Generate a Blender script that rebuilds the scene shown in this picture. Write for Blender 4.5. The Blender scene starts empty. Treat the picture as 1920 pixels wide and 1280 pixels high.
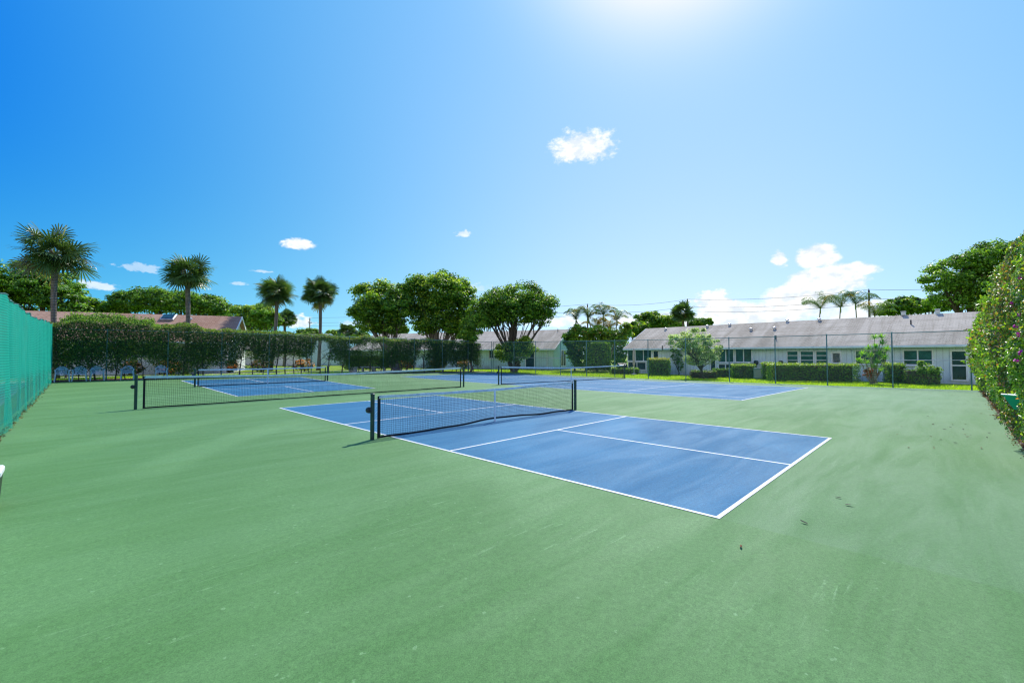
import bpy, math, random
import numpy as np
from math import pi, sin, cos, radians
rng = np.random.default_rng(7)
random.seed(7)
scene = bpy.context.scene
COL = scene.collection

# ------------------------------------------------------------------ camera
F_PX = 831.766; PITCH = 0.0305; YAW = -0.7844
CAM = np.array([-7.8647, -8.502, 1.704])
cam_d = bpy.data.cameras.new("camera"); cam = bpy.data.objects.new("camera", cam_d); COL.objects.link(cam)
cam.location = CAM.tolist(); cam.rotation_euler = (pi/2 + PITCH, 0, YAW)
cam_d.sensor_width = 36; cam_d.lens = 36*F_PX/1920; cam_d.clip_start = 0.05; cam_d.clip_end = 9000
scene.camera = cam
AR = np.array([cos(YAW), sin(YAW), 0]); AH = np.array([-sin(YAW), cos(YAW), 0]); AU = np.array([0, 0, 1.0])
AF = AH*cos(PITCH)+AU*sin(PITCH); AV = -AH*sin(PITCH)+AU*cos(PITCH)
def ray(px, py): return AF + AR*((px-960)/F_PX) - AV*((py-640)/F_PX)
def at(px, py, z): return CAM + ray(px, py)*z           # a world point at a known distance along the view

def gz(X, Y):
    """measured lie of the court surface: it is almost flat and falls a little to the far right"""
    X = np.clip(X, -10, 26)/10; Y = np.clip(Y, -12, 29)/10
    return .0313*X+.0018*Y-.014*X*Y-.0322*X*X+.029*Y*Y
def ground_at(px, z):                                    # the ground point of a sight line at a distance
    p = at(px, 665, z); return np.array([p[0], p[1], float(gz(p[0], p[1]))])
def h_at(py, z): return float(at(960, py, z)[2])

# ------------------------------------------------------------------ objects
WL = {}
def tag(o, label=None, cat=None, group=None, kind=None):
    if label: o['label'] = label
    if cat: o['category'] = cat
    if group: o['group'] = group
    if kind: o['kind'] = kind
    return o
def thing(name, label, cat, loc, group=None):
    o = bpy.data.objects.new(name, None); COL.objects.link(o); o.empty_display_size = .2
    o.location = [float(v) for v in loc]; WL[o.name] = np.array(o.location[:])
    return tag(o, label, cat, group)
def addmesh(name, V, Fc, mat, parent=None, smooth=False, colors=None, uv=None, origin=None):
    """V: (N,3) world coordinates; Fc: an (M,k) array or a list of faces"""
    V = np.asarray(V, dtype=np.float32).reshape(-1, 3)
    base = np.zeros(3)
    if parent is not None: base = WL[parent.name]
    elif origin is not None: base = np.array(origin, float)
    V = V - base.astype(np.float32)
    me = bpy.data.meshes.new(name)
    if isinstance(Fc, np.ndarray):
        k = Fc.shape[1]; m = len(Fc)
        me.vertices.add(len(V)); me.vertices.foreach_set('co', V.ravel())
        me.loops.add(m*k); me.loops.foreach_set('vertex_index', Fc.astype(np.int32).ravel())
        me.polygons.add(m); me.polygons.foreach_set('loop_start', np.arange(0, m*k, k, dtype=np.int32))
        me.polygons.foreach_set('loop_total', np.full(m, k, dtype=np.int32))
        me.update(calc_edges=True)
    else:
        me.from_pydata(V.tolist(), [], [list(map(int, f)) for f in Fc]); me.update()
    if colors is not None:
        a = me.color_attributes.new('tint', 'FLOAT_COLOR', 'POINT')
        c = np.ones((len(V), 4), dtype=np.float32); c[:, :3] = colors; a.data.foreach_set('color', c.ravel())
    if uv is not None:
        l = me.uv_layers.new(name='UVMap'); l.data.foreach_set('uv', np.asarray(uv, dtype=np.float32).ravel())
    if smooth: me.polygons.foreach_set('use_smooth', np.ones(len(me.polygons), dtype=bool))
    me.materials.append(mat)
    o = bpy.data.objects.new(name, me); COL.objects.link(o)
    if parent is not None:
        o.parent = parent; WL[o.name] = base.copy()
    else:
        o.location = base.tolist(); WL[o.name] = base.copy()
    return o
class MB:
    def __init__(s): s.v = []; s.f = []; s.n = 0
    def add(s, V, Fc):
        V = np.asarray(V, float).reshape(-1, 3); s.v.append(V)
        s.f += [[int(i)+s.n for i in f] for f in Fc]; s.n += len(V); return s
    def box(s, c, size, ax=None, bev=0):
        """box round c; ax: three unit axes"""
        ax = np.eye(3) if ax is None else np.array(ax, float)
        h = np.array(size, float)/2
        if bev > 0:
            b = min(bev, h.min()*.9); pts = []
            for sx in (-1, 1):
                for sy in (-1, 1):
                    for sz in (-1, 1):
                        sg = np.array([sx, sy, sz])
                        for k in range(3):
                            q = sg*(h-b); q[k] = sg[k]*h[k]; pts.append(q)
            pts = np.array(pts)
            idx = lambda sx, sy, sz, k: ((sx > 0)*4+(sy > 0)*2+(sz > 0))*3+k
            fc = []
            for k in range(3):
                a, b2 = [i for i in range(3) if i != k]
                for sk in (-1, 1):
                    q = []
                    for (sa, sb) in ((-1, -1), (1, -1), (1, 1), (-1, 1)):
                        sg = [0, 0, 0]; sg[k] = sk; sg[a] = sa; sg[b2] = sb; q.append(idx(*sg, k))
                    fc.append(q)
                for sa in (-1, 1):
                    for sb in (-1, 1):
                        s1 = [0, 0, 0]; s2 = [0, 0, 0]; s1[k] = -1; s2[k] = 1
                        for t in (s1, s2): t[a] = sa; t[b2] = sb
                        fc.append([idx(*s1, a), idx(*s2, a), idx(*s2, b2), idx(*s1, b2)])
            for sx in (-1, 1):
                for sy in (-1, 1):
                    for sz in (-1, 1): fc.append([idx(sx, sy, sz, 0), idx(sx, sy, sz, 1), idx(sx, sy, sz, 2)])
            return s.add(np.array(c)+pts@ax, fc)
        pts = np.array([[x, y, z] for x in (-1, 1) for y in (-1, 1) for z in (-1, 1)])*h
        return s.add(np.array(c)+pts@ax, [(0, 1, 3, 2), (4, 6, 7, 5), (0, 4, 5, 1), (2, 3, 7, 6), (0, 2, 6, 4), (1, 5, 7, 3)])
    def tube(s, P, R, n=8, cap=True):
        P = np.asarray(P, float); m = len(P); R = np.full(m, R, float) if np.isscalar(R) else np.asarray(R, float)
        T = np.gradient(P, axis=0); T /= np.linalg.norm(T, axis=1, keepdims=True)+1e-12
        ref = np.array([0, 0, 1.0]) if abs(T[0][2]) < .9 else np.array([1.0, 0, 0])
        a = np.cross(T[0], ref); a /= np.linalg.norm(a); V = []
        for i in range(m):
            a = a-T[i]*(a@T[i]); a /= np.linalg.norm(a)+1e-12; b = np.cross(T[i], a)
            for k in range(n):
                t = 2*pi*(k+.5)/n; V.append(P[i]+R[i]*(a*cos(t)+b*sin(t)))
        fc = [(i*n+k, i*n+(k+1) % n, (i+1)*n+(k+1) % n, (i+1)*n+k) for i in range(m-1) for k in range(n)]
        if cap: fc += [list(range(n))[::-1], [(m-1)*n+k for k in range(n)]]
        return s.add(V, fc)
    def strip(s, P, Q):                                   # ribbon between two polylines
        P = np.asarray(P, float); Q = np.asarray(Q, float); m = len(P)
        return s.add(np.concatenate([P, Q]), [(i, i+1, m+i+1, m+i) for i in range(m-1)])
    def build(s, name, mat, parent=None, **k):
        return addmesh(name, np.concatenate(s.v), s.f, mat, parent, **k)

# ------------------------------------------------------------------ materials
class NT:
    def __init__(s, nt): s.nt = nt; s.n = nt.nodes; s.l = nt.links
    def node(s, t, **kw):
        n = s.n.new(t)
        for k, v in kw.items(): setattr(n, k, v)
        return n
    def put(s, sock, v):
        if v is None: return
        if hasattr(v, 'links') or hasattr(v, 'is_output'): s.l.new(v, sock)
        else:
            if isinstance(v, (tuple, list)) and len(v) == 3 and sock.type == 'RGBA': v = (*v, 1)
            sock.default_value = v
    def math(s, op, a, b=None, c=None, clamp=False):
        n = s.node('ShaderNodeMath', operation=op, use_clamp=clamp); s.put(n.inputs[0], a)
        if b is not None: s.put(n.inputs[1], b)
        if c is not None: s.put(n.inputs[2], c)
        return n.outputs[0]
    def vmath(s, op, a, b=None, out=0):
        n = s.node('ShaderNodeVectorMath', operation=op); s.put(n.inputs[0], a)
        if b is not None: s.put(n.inputs[1], b)
        return n.outputs['Value'] if op in ('DOT_PRODUCT', 'LENGTH') else n.outputs[0]
    def mix(s, f, a, b, blend='MIX'):
        n = s.node('ShaderNodeMix', data_type='RGBA', blend_type=blend); s.put(n.inputs[0], f); s.put(n.inputs[6], a); s.put(n.inputs[7], b); return n.outputs[2]
    def noise(s, vec, scale, detail=4, rough=.55, dist=0, out='Fac'):
        n = s.node('ShaderNodeTexNoise'); s.put(n.inputs['Vector'], vec); n.inputs['Scale'].default_value = scale
        n.inputs['Detail'].default_value = detail; n.inputs['Roughness'].default_value = rough; n.inputs['Distortion'].default_value = dist
        return n.outputs[out]
    def ramp(s, f, lo, hi, a=0.0, b=1.0, smooth=True):
        n = s.node('ShaderNodeMapRange'); n.interpolation_type = 'SMOOTHSTEP' if smooth else 'LINEAR'
        s.put(n.inputs[0], f); n.inputs[1].default_value = lo; n.inputs[2].default_value = hi; n.inputs[3].default_value = a; n.inputs[4].default_value = b
        return n.outputs[0]
    def mapping(s, vec, scale=(1, 1, 1), rot=(0, 0, 0), loc=(0, 0, 0)):
        n = s.node('ShaderNodeMapping'); s.put(n.inputs[0], vec); n.inputs['Scale'].default_value = scale; n.inputs['Rotation'].default_value = rot; n.inputs['Location'].default_value = loc
        return n.outputs[0]
    def pos(s): return s.node('ShaderNodeNewGeometry').outputs['Position']
    def bump(s, h, strength=.3, dist=.01):
        n = s.node('ShaderNodeBump'); n.inputs['Strength'].default_value = strength; n.inputs['Distance'].default_value = dist; s.put(n.inputs['Height'], h); return n.outputs[0]
def newmat(name):
    m = bpy.data.materials.new(name); m.use_nodes = True; t = NT(m.node_tree)
    for n in list(t.n): t.n.remove(n)
    t.out = t.node('ShaderNodeOutputMaterial'); return m, t
def bsdf(t, color, rough=.6, spec=.5, metal=0, normal=None, **kw):
    b = t.node('ShaderNodeBsdfPrincipled'); t.put(b.inputs['Base Color'], color); t.put(b.inputs['Roughness'], rough)
    t.put(b.inputs['Specular IOR Level'], spec); b.inputs['Metallic'].default_value = metal
    if normal is not None: t.put(b.inputs['Normal'], normal)
    for k, v in kw.items(): t.put(b.inputs[k], v)
    return b.outputs[0]
def simple(name, col, rough=.6, spec=.5, metal=0, var=.15, scale=6, bump=0):
    m, t = newmat(name); p = t.pos(); n = t.noise(p, scale, 5, .6)
    c = t.mix(t.ramp(n, .3, .7), tuple(v*(1-var) for v in col), tuple(min(1, v*(1+var)) for v in col))
    nr = t.bump(t.noise(p, scale*6, 3), bump, .01) if bump else None
    t.l.new(bsdf(t, c, t.ramp(n, .2, .8, rough*.85, min(1, rough*1.15)), spec, metal, nr), t.out.inputs[0]); return m
def foliage_mat(name, trans=.35, rough=.42, spec=.4):
    m, t = newmat(name)
    a = t.node('ShaderNodeAttribute', attribute_name='tint').outputs['Color']
    n = t.noise(t.pos(), 3, 3)
    c = t.mix(t.ramp(n, .3, .7), a, t.mix(1, a, (.72, .82, .7), 'MULTIPLY'))
    c = t.mix(1, c, (1.45, 1.5, 1.3), 'MULTIPLY'); b = bsdf(t, c, rough, spec)
    tr = t.node('ShaderNodeBsdfTranslucent'); t.put(tr.inputs[0], t.mix(1, c, (1.5, 1.45, .5), 'MULTIPLY'))
    mx = t.node('ShaderNodeMixShader'); mx.inputs[0].default_value = trans; t.l.new(b, mx.inputs[1]); t.l.new(tr.outputs[0], mx.inputs[2])
    t.l.new(mx.outputs[0], t.out.inputs[0]); return m

def court_mat(name, base, light, dark, seed):
    m, t = newmat(name); p = t.pos()
    # broad drying / broom sweeps across the court, plus blotches, scuffs and grit
    sw = t.noise(t.mapping(p, (.30, 1.9, 1), (0, 0, radians(47)), (seed, 0, 0)), 1.0, 7, .66, .8)
    sw2 = t.noise(t.mapping(p, (.7, 3.4, 1), (0, 0, radians(58)), (seed+4, 2, 0)), 1.0, 5, .65, 1.2)
    bl = t.noise(t.mapping(p, (1, 1, 1), loc=(seed, 3, 0)), .35, 5, .6)
    c = t.mix(t.ramp(sw, .3, .72), dark, light)
    c = t.mix(t.ramp(sw2, .35, .75, .0, .45), c, light)
    c = t.mix(t.ramp(bl, .3, .7, .15, .75), c, base)
    dust = t.ramp(t.noise(t.mapping(p, loc=(9+seed, 1, 0)), .22, 4, .5), .5, .72, 0, .38)
    arc = t.node('ShaderNodeTexWave', wave_type='RINGS', rings_direction='Z'); t.put(arc.inputs[0], t.mapping(p, (.22, .22, .22), loc=(-1.35, 2.35, 0))); arc.inputs['Scale'].default_value = .55; arc.inputs['Distortion'].default_value = 3.2; arc.inputs['Detail'].default_value = 4; arc.inputs['Detail Scale'].default_value = .9
    c = t.mix(t.math('MULTIPLY', t.ramp(arc.outputs['Fac'], .55, .95), t.ramp(t.noise(p, .18, 3), .42, .62, .05, .5)), c, tuple(v*1.12+.01 for v in light))
    c = t.mix(dust, c, tuple(min(1, v*1.25+.035) for v in light))
    sc = t.noise(t.mapping(p, (1.2, 16, 1), (0, 0, radians(28)), (seed, 7, 0)), 1.1, 8, .72, .35)
    sc = t.math('MULTIPLY', t.ramp(sc, .57, .66), t.ramp(t.noise(p, .55, 2), .5, .66, 0, .42))
    c = t.mix(sc, c, tuple(min(1, v*1.5+.09) for v in light))
    g3 = t.noise(p, 26, 5, .75); c = t.mix(t.ramp(g3, .3, .7), t.mix(1, c, (.84, .86, .84), 'MULTIPLY'), t.mix(1, c, (1.16, 1.14, 1.14), 'MULTIPLY'))
    sp = t.ramp(t.noise(p, 15, 2, .4), .73, .76, 0, .35); c = t.mix(sp, c, tuple(min(1, v*1.5+.1) for v in light))
    if seed == 0:          # the apron right of the old sideline is greyer; the green pales toward the far right
        sx = t.node('ShaderNodeSeparateXYZ'); t.put(sx.inputs[0], p)
        m1 = t.math('MULTIPLY', t.ramp(sx.outputs[0], -3.03, -2.99), t.ramp(sx.outputs[1], -6.2, -7.0)); c = t.mix(t.math('MULTIPLY', m1, t.ramp(sw, .2, .7, .08, .40)), c, (.135, .25, .13))
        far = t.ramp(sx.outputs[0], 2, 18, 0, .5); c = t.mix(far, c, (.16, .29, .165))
    st = t.ramp(t.noise(t.mapping(p, loc=(31, 5, 0)), 2.4, 6, .75), .68, .78, 0, .35); c = t.mix(st, c, tuple(v*.6 for v in dark))
    g = t.noise(p, 110, 4, .8); c = t.mix(t.ramp(g, .3, .7), t.mix(1, c, (.70, .72, .70), 'MULTIPLY'), t.mix(1, c, (1.30, 1.28, 1.26), 'MULTIPLY'))
    g2 = t.noise(p, 900, 1, .5)
    # worn concrete tone along the fences
    nr = t.bump(t.math('ADD', g, t.math('MULTIPLY', g2, .5)), .55, .004)
    t.l.new(bsdf(t, c, t.ramp(sw, .3, .7, .78, .66), .32, 0, nr), t.out.inputs[0]); return m
M = {}
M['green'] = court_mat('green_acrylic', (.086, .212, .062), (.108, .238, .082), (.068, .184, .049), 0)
M['blue'] = court_mat('blue_acrylic', (.005, .130, .258), (.019, .163, .295), (.003, .102, .220), 5)
def line_mat():
    m, t = newmat('white_line_paint'); p = t.pos()
    n = t.noise(p, 5, 7, .7); g = t.noise(p, 260, 2)
    c = t.mix(t.ramp(n, .3, .75), (.62, .66, .68), (.86, .87, .86)); c = t.mix(t.ramp(t.noise(p, 14, 5, .75), .6, .72, 0, .45), c, (.30, .42, .46))
    t.l.new(bsdf(t, c, .6, .4, 0, t.bump(g, .4, .003)), t.out.inputs[0]); return m
M['line'] = line_mat()
def lawn_mat():
    m, t = newmat('lawn_grass'); p = t.pos()
    n = t.noise(p, .5, 6, .6); f = t.noise(p, 35, 3, .7); f2 = t.noise(p, 7, 4, .7)
    c = t.mix(t.ramp(n, .3, .7), (.23, .37, .012), (.36, .46, .02)); c = t.mix(t.ramp(f2, .35, .7, 0, .6), c, (.17, .29, .012))
    c = t.mix(t.ramp(f, .3, .7, 0, .45), c, (.05, .11, .01))
    c = t.mix(t.ramp(t.noise(t.mapping(p, loc=(5, 5, 0)), .9, 4), .6, .72, 0, .35), c, (.36, .31, .10))
    t.l.new(bsdf(t, c, .8, .2, 0, t.bump(f, 1, .05)), t.out.inputs[0]); return m
M['lawn'] = lawn_mat()
M['leaf'] = foliage_mat('leaf', .45); M['leaf_gloss'] = foliage_mat('glossy_leaf', .40, .32, .6); M['palm_leaf'] = foliage_mat('palm_leaf', .3, .4, .5)
M['grass_blade'] = foliage_mat('grass_blade', .45, .6, .25)
def bark(name, a, b, ring=0):
    m, t = newmat(name); p = t.pos()
    n = t.noise(t.mapping(p, (6, 6, 1.2)), 2, 6, .7)
    c = t.mix(t.ramp(n, .3, .7), a, b); h = n
    if ring:
        w = t.node('ShaderNodeTexWave', wave_type='BANDS', bands_direction='Z'); t.put(w.inputs[0], p); w.inputs['Scale'].default_value = ring; w.inputs['Distortion'].default_value = 2.5; w.inputs['Detail'].default_value = 3
        c = t.mix(t.ramp(w.outputs['Fac'], .1, .5, .7, 0), c, tuple(v*.45 for v in a)); h = t.math('ADD', n, w.outputs['Fac'])
    t.l.new(bsdf(t, c, .9, .2, 0, t.bump(h, .8, .03)), t.out.inputs[0]); return m
M['bark'] = bark('grey_bark', (.10, .085, .065), (.24, .21, .17)); M['bark_palm'] = bark('ringed_palm_bark', (.14, .12, .10), (.30, .27, .23), 3.2)
M['bark_pale'] = bark('pale_bark', (.26, .22, .14), (.46, .42, .32), 2.2); M['bark_dark'] = bark('dark_bark', (.05, .04, .03), (.12, .1, .075))
def shingle(name, a, b, c3):
    m, t = newmat(name)
    uv = t.node('ShaderNodeUVMap', uv_map='UVMap').outputs[0]; p = t.pos()
    br = t.node('ShaderNodeTexBrick'); t.put(br.inputs[0], uv); br.inputs['Scale'].default_value = 1
    br.inputs['Brick Width'].default_value = .30; br.inputs['Row Height'].default_value = .18; br.inputs['Mortar Size'].default_value = .022; br.inputs['Bias'].default_value = -.1
    t.put(br.inputs['Color1'], a); t.put(br.inputs['Color2'], b); t.put(br.inputs['Mortar'], tuple(v*.45 for v in a))
    stn = t.noise(t.mapping(uv, (.55, .10, 1), (0, 0, .1)), 1.6, 7, .72, .6)         # run-down weather streaks
    bn = t.noise(t.mapping(uv, (.16, 2.2, 1)), 1, 5, .65)
    c = t.mix(t.ramp(stn, .36, .66, 0, .75), br.outputs['Color'], c3); c = t.mix(t.ramp(bn, .4, .7, 0, .5), c, tuple(v*.72 for v in a))
    c = t.mix(t.ramp(t.noise(uv, 9, 3, .6), .35, .7, 0, .4), c, t.mix(1, c, (1.3, 1.27, 1.24), 'MULTIPLY'))
    t.l.new(bsdf(t, c, .9, .25, 0, t.bump(br.outputs['Fac'], -.6, .02)), t.out.inputs[0]); return m
M['roof_grey'] = shingle('grey_shingle', (.37, .325, .24), (.46, .41, .31), (.58, .53, .42))
M['roof_brown'] = shingle('brown_shingle', (.36, .20, .125), (.45, .27, .175), (.44, .30, .21))
def siding(name, a):
    m, t = newmat(name); uv = t.node('ShaderNodeUVMap', uv_map='UVMap').outputs[0]
    w = t.node('ShaderNodeTexWave', wave_type='BANDS', bands_direction='X'); t.put(w.inputs[0], uv); w.inputs['Scale'].default_value = 1.05; w.inputs['Distortion'].default_value = 0
    gr = t.ramp(w.outputs['Fac'], .0, .05, 1, 0)
    n = t.noise(t.mapping(uv, (1, .35, 1)), 1.3, 6, .65)
    c = t.mix(t.ramp(n, .3, .72), tuple(v*.84 for v in a), a); c = t.mix(t.math('MULTIPLY', gr, .55), c, tuple(v*.45 for v in a))
    sp = t.node('ShaderNodeSeparateXYZ'); t.put(sp.inputs[0], uv)
    c = t.mix(t.math('MULTIPLY', t.ramp(sp.outputs[1], .0, .5, .5, 0), t.ramp(n, .35, .6)), c, (.22, .22, .18))
    t.l.new(bsdf(t, c, .75, .3, 0, t.bump(gr, -.5, .01)), t.out.inputs[0]); return m
M['wall_blue'] = siding('pale_blue_siding', (.80, .94, .97)); M['wall_teal'] = siding('pale_teal_siding', (.62, .86, .87)); M['wall_white'] = siding('white_stucco', (.84, .86, .86))
M['trim'] = simple('white_trim', (.86, .89, .88), .5, .4, 0, .08, 3)
M['trim_mint'] = simple('mint_gutter', (.72, .88, .84), .45, .4, 0, .08, 3)
def glass(name, a, b):
    m, t = newmat(name); p = t.pos(); n = t.noise(t.mapping(p, (1, 1, 1.6)), 1.5, 4, .6, .4)
    t.l.new(bsdf(t, t.mix(t.ramp(n, .4, .62), a, b), .08, .55), t.out.inputs[0]); return m
M['glass_dark'] = glass('dark_window_glass', (.008, .016, .02), (.02, .045, .05)); M['glass_green'] = glass('green_window_glass', (.012, .055, .045), (.03, .12, .095))
M['interior'] = simple('dark_porch_screen', (.02, .05, .06), .8, .2, 0, .4, 2)
M['post_green'] = simple('dark_green_steel', (.012, .05, .04), .42, .5, 0, .3, 9)
M['net_black'] = simple('black_net_cord', (.008, .009, .012), .8, .2, 0, .2, 9)
M['band_black'] = simple('black_vinyl_band', (.012, .012, .016), .6, .3, 0, .25, 9)
M['band_white'] = simple('white_net_tape', (.66, .72, .73), .6, .35, 0, .14, 7)
M['strap_white'] = simple('white_strap', (.8, .82, .82), .6, .35, 0, .1, 7)
M['fence_steel'] = simple('teal_fence_coating', (.10, .22, .22), .5, .5, .2, .25, 5)
M['fence_wire'] = simple('teal_fence_wire', (.07, .22, .20), .5, .4, 0, .25, 5)
M['plastic'] = simple('pale_blue_grey_plastic', (.42, .56, .64), .45, .45, 0, .12, 8)
M['green_plastic'] = simple('bright_green_plastic', (.0, .42, .19), .4, .45, 0, .12, 4); M['rim_plastic'] = simple('mint_plastic_rim', (.42, .72, .6), .4, .45, 0, .08, 4)
M['black_plastic'] = simple('black_plastic', (.01, .014, .014), .4, .45, 0, .2, 4); M['white_plastic'] = simple('white_plastic', (.78, .79, .82), .4, .45, 0, .06, 4)
M['concrete'] = simple('pale_concrete', (.50, .48, .44), .85, .3, 0, .2, 2.5, .4); M['asphalt'] = simple('asphalt', (.07, .07, .072), .9, .3, 0, .3, 3, .5)
M['mulch'] = simple('dark_mulch', (.10, .062, .04), .95, .15, 0, .6, 14, .9); M['dry_leaf'] = simple('dry_leaf', (.17, .075, .035), .8, .2, 0, .4, 20)
M['dry_leaf_dark'] = simple('dark_dry_leaf', (.035, .04, .025), .7, .3, 0, .4, 20); M['wood_pole'] = simple('weathered_pole_wood', (.12, .095, .075), .9, .2, 0, .25, 3)
M['wire'] = simple('power_cable', (.06, .07, .08), .6, .3, 0, .1, 1); M['metal'] = simple('galvanised_metal', (.5, .52, .54), .4, .5, .6, .15, 6)
M['dark_metal'] = simple('dark_metal', (.03, .035, .04), .45, .5, .2, .2, 6); M['petal'] = simple('magenta_petal', (.62, .03, .42), .55, .3, 0, .2, 20)
M['canvas'] = simple('beige_canvas', (.55, .46, .36), .85, .2, 0, .15, 6); M['terracotta'] = simple('terracotta', (.32, .12, .07), .8, .3, 0, .2, 8)

# ------------------------------------------------------------------ light
SUN_H = np.array([.918, .397]); SUN_EL = radians(49.8)
sdir = np.array([SUN_H[0]*cos(SUN_EL), SUN_H[1]*cos(SUN_EL), sin(SUN_EL)]); sdir /= np.linalg.norm(sdir)
from mathutils import Vector
sl = bpy.data.lights.new('sun', 'SUN'); sl.energy = 5.0; sl.angle = radians(.53); sl.color = (1, .955, .88)
so = bpy.data.objects.new('sun', sl); COL.objects.link(so); so.rotation_euler = Vector(sdir.tolist()).to_track_quat('Z', 'Y').to_euler()
w = bpy.data.worlds.new("World"); scene.world = w; w.use_nodes = True
t = NT(w.node_tree)
for n in list(t.n): t.n.remove(n)
wo = t.node('ShaderNodeOutputWorld'); bg = t.node('ShaderNodeBackground'); bg.inputs[1].default_value = .1; t.l.new(bg.outputs[0], wo.inputs[0])
sky = t.node('ShaderNodeTexSky', sky_type='NISHITA'); sky.sun_disc = False; sky.sun_elevation = SUN_EL
sky.sun_rotation = math.atan2(sdir[0], sdir[1]); sky.air_density = 1.0; sky.dust_density = .6; sky.ozone_density = 1.6
tc = t.node('ShaderNodeTexCoord').outputs['Generated']; d = t.vmath('NORMALIZE', tc)
hs = t.node('ShaderNodeHueSaturation'); hs.inputs['Saturation'].default_value = 1.2; t.l.new(sky.outputs[0], hs.inputs['Color'])
# clear, slightly hazy subtropical air: whiter toward the sun and the horizon
sd = t.vmath('DOT_PRODUCT', d, tuple(sdir)); sdc = t.math('MAXIMUM', sd, 0.0)
sep = t.node('ShaderNodeSeparateXYZ'); t.put(sep.inputs[0], d); zz = t.math('MAXIMUM', sep.outputs[2], 0.0)
ex = lambda k: t.math('POWER', 2.71828, t.math('MULTIPLY', zz, -k))
Rr = t.math('MULTIPLY', t.math('POWER', sdc, 4.6), t.math('ADD', .24, t.math('MULTIPLY', ex(4.6), 3.1)))
Rr = t.math('ADD', Rr, t.math('MULTIPLY', t.math('MULTIPLY', sdc, .8), ex(9.0)))
Rr = t.math('ADD', Rr, t.math('MULTIPLY', t.math('POWER', sdc, 60.0), 2.1)); Rr = t.math('MAXIMUM', t.math('SUBTRACT', Rr, .026), 0.0)
Gg = t.math('ADD', t.math('ADD', .14, t.math('MULTIPLY', ex(7.0), .24)), t.math('MULTIPLY', t.math('SQRT', Rr), .86)); Bb = t.math('ADD', .84, t.math('MULTIPLY', Rr, .7))
cc = t.node('ShaderNodeCombineXYZ'); t.put(cc.inputs[0], Rr); t.put(cc.inputs[1], Gg); t.put(cc.inputs[2], Bb)
back_fill = t.math('MULTIPLY', t.ramp(sd, .15, -.35, 0, 1), t.ramp(sep.outputs[2], .75, .35, 0, 1)); back_fill = t.math('MULTIPLY', back_fill, t.ramp(t.noise(d, 3.0, 6), .3, .55, .45, 1))  # bright sky added behind the camera to lift the shaded walls and trees
base = t.mix(back_fill, cc.outputs[0], (1.4, 1.38, 1.34))
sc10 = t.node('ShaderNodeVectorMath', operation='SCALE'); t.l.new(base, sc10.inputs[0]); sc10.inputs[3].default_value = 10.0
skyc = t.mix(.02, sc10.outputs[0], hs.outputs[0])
# clouds, each a patch of the sky in its own direction
ns = t.noise(t.mapping(d, (1, 1, 1.5)), 13, 9, .62, .25); nf = t.noise(t.mapping(d, (1, 1, 1.6)), 34, 6, .6, .1)
nn = t.math('ADD', t.math('MULTIPLY', t.math('SUBTRACT', ns, .5), 3.0), t.math('MULTIPLY', t.math('SUBTRACT', nf, .5), 1.6))
nsm = t.math('ADD', t.math('MULTIPLY', t.math('SUBTRACT', nf, .5), 5.0), t.math('MULTIPLY', t.math('SUBTRACT', t.noise(t.mapping(d, (1, 1, 1.8)), 90, 4, .6), .5), 2.2))
CL = [(1092, 279, 78, 42, 1.1, .5, 1), (558, 459, 42, 19, 1.0, .65, 1), (868, 438, 22, 10, .7, 1.1, 1), (262, 503, 46, 13, .36, 1.5, 1), (182, 537, 62, 16, .62, 1.3, 1), (487, 508, 28, 6, .5, 1.4, 1),
      (1530, 484, 56, 38, 1.15, .6, 0), (1548, 530, 100, 52, 1.15, .6, 0), (1602, 508, 56, 26, 1.0, .6, 0), (1500, 560, 90, 50, 1.0, .6, 0), (1462, 488, 20, 30, .95, .7, 1), (1440, 592, 120, 40, .95, .7, 0), (1335, 566, 52, 30, 1.05, .7, 1), (1375, 590, 90, 38, 1.0, .7, 0), (1240, 602, 110, 24, .85, .9, 0), (562, 606, 42, 18, .9, 1.0, 1), (1050, 605, 70, 16, .7, 1.0, 1), (700, 610, 70, 14, .4, 1.1, 1), (1620, 585, 170, 36, .75, .8, 0), (445, 532, 22, 5, .4, 1.0, 1), (900, 540, 30, 14, .3, 1.4, 1)]
mask = None
for (cx, cy, rx, ry, op, na, sm) in CL:
    D = ray(cx, cy); D = D/np.linalg.norm(D); R_ = np.cross(D, [0, 0, 1]); R_ /= np.linalg.norm(R_); U_ = np.cross(R_, D)
    D2 = ray(cx+1, cy); D2 /= np.linalg.norm(D2); pxr = np.linalg.norm(D2-D)
    a = t.math('DIVIDE', t.vmath('DOT_PRODUCT', d, tuple(R_)), float(rx*pxr)); b = t.math('DIVIDE', t.vmath('DOT_PRODUCT', d, tuple(U_)), float(ry*pxr))
    b = t.math('MULTIPLY', b, t.ramp(b, -.2, 0, 1.35, 1.0))
    r = t.math('SQRT', t.math('ADD', t.math('MULTIPLY', a, a), t.math('MULTIPLY', b, b)))
    e = t.math('ADD', t.math('SUBTRACT', 1.0, r), t.math('MULTIPLY', nsm if sm else nn, (.42 if sm else .6)*na))
    k = t.math('MULTIPLY', t.ramp(e, .10, .55 if sm else .40), t.ramp(t.vmath('DOT_PRODUCT', d, tuple(D)), .8, .9))
    k = t.math('MULTIPLY', k, min(op, 1.0))
    mask = k if mask is None else t.math('MAXIMUM', mask, k)
ccol = t.mix(t.ramp(nf, .35, .62), (8.2, 9.1, 10.2), (11.5, 11.6, 11.6))
skyc = t.mix(mask, skyc, ccol)
below = t.ramp(sep.outputs[2], -.06, -.01, 1, 0); skyc = t.mix(below, skyc, (2.2, 2.6, 1.6))
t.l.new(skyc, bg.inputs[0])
scene.view_settings.view_transform = 'Standard'; scene.view_settings.look = 'None'; scene.view_settings.exposure = 0
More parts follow.
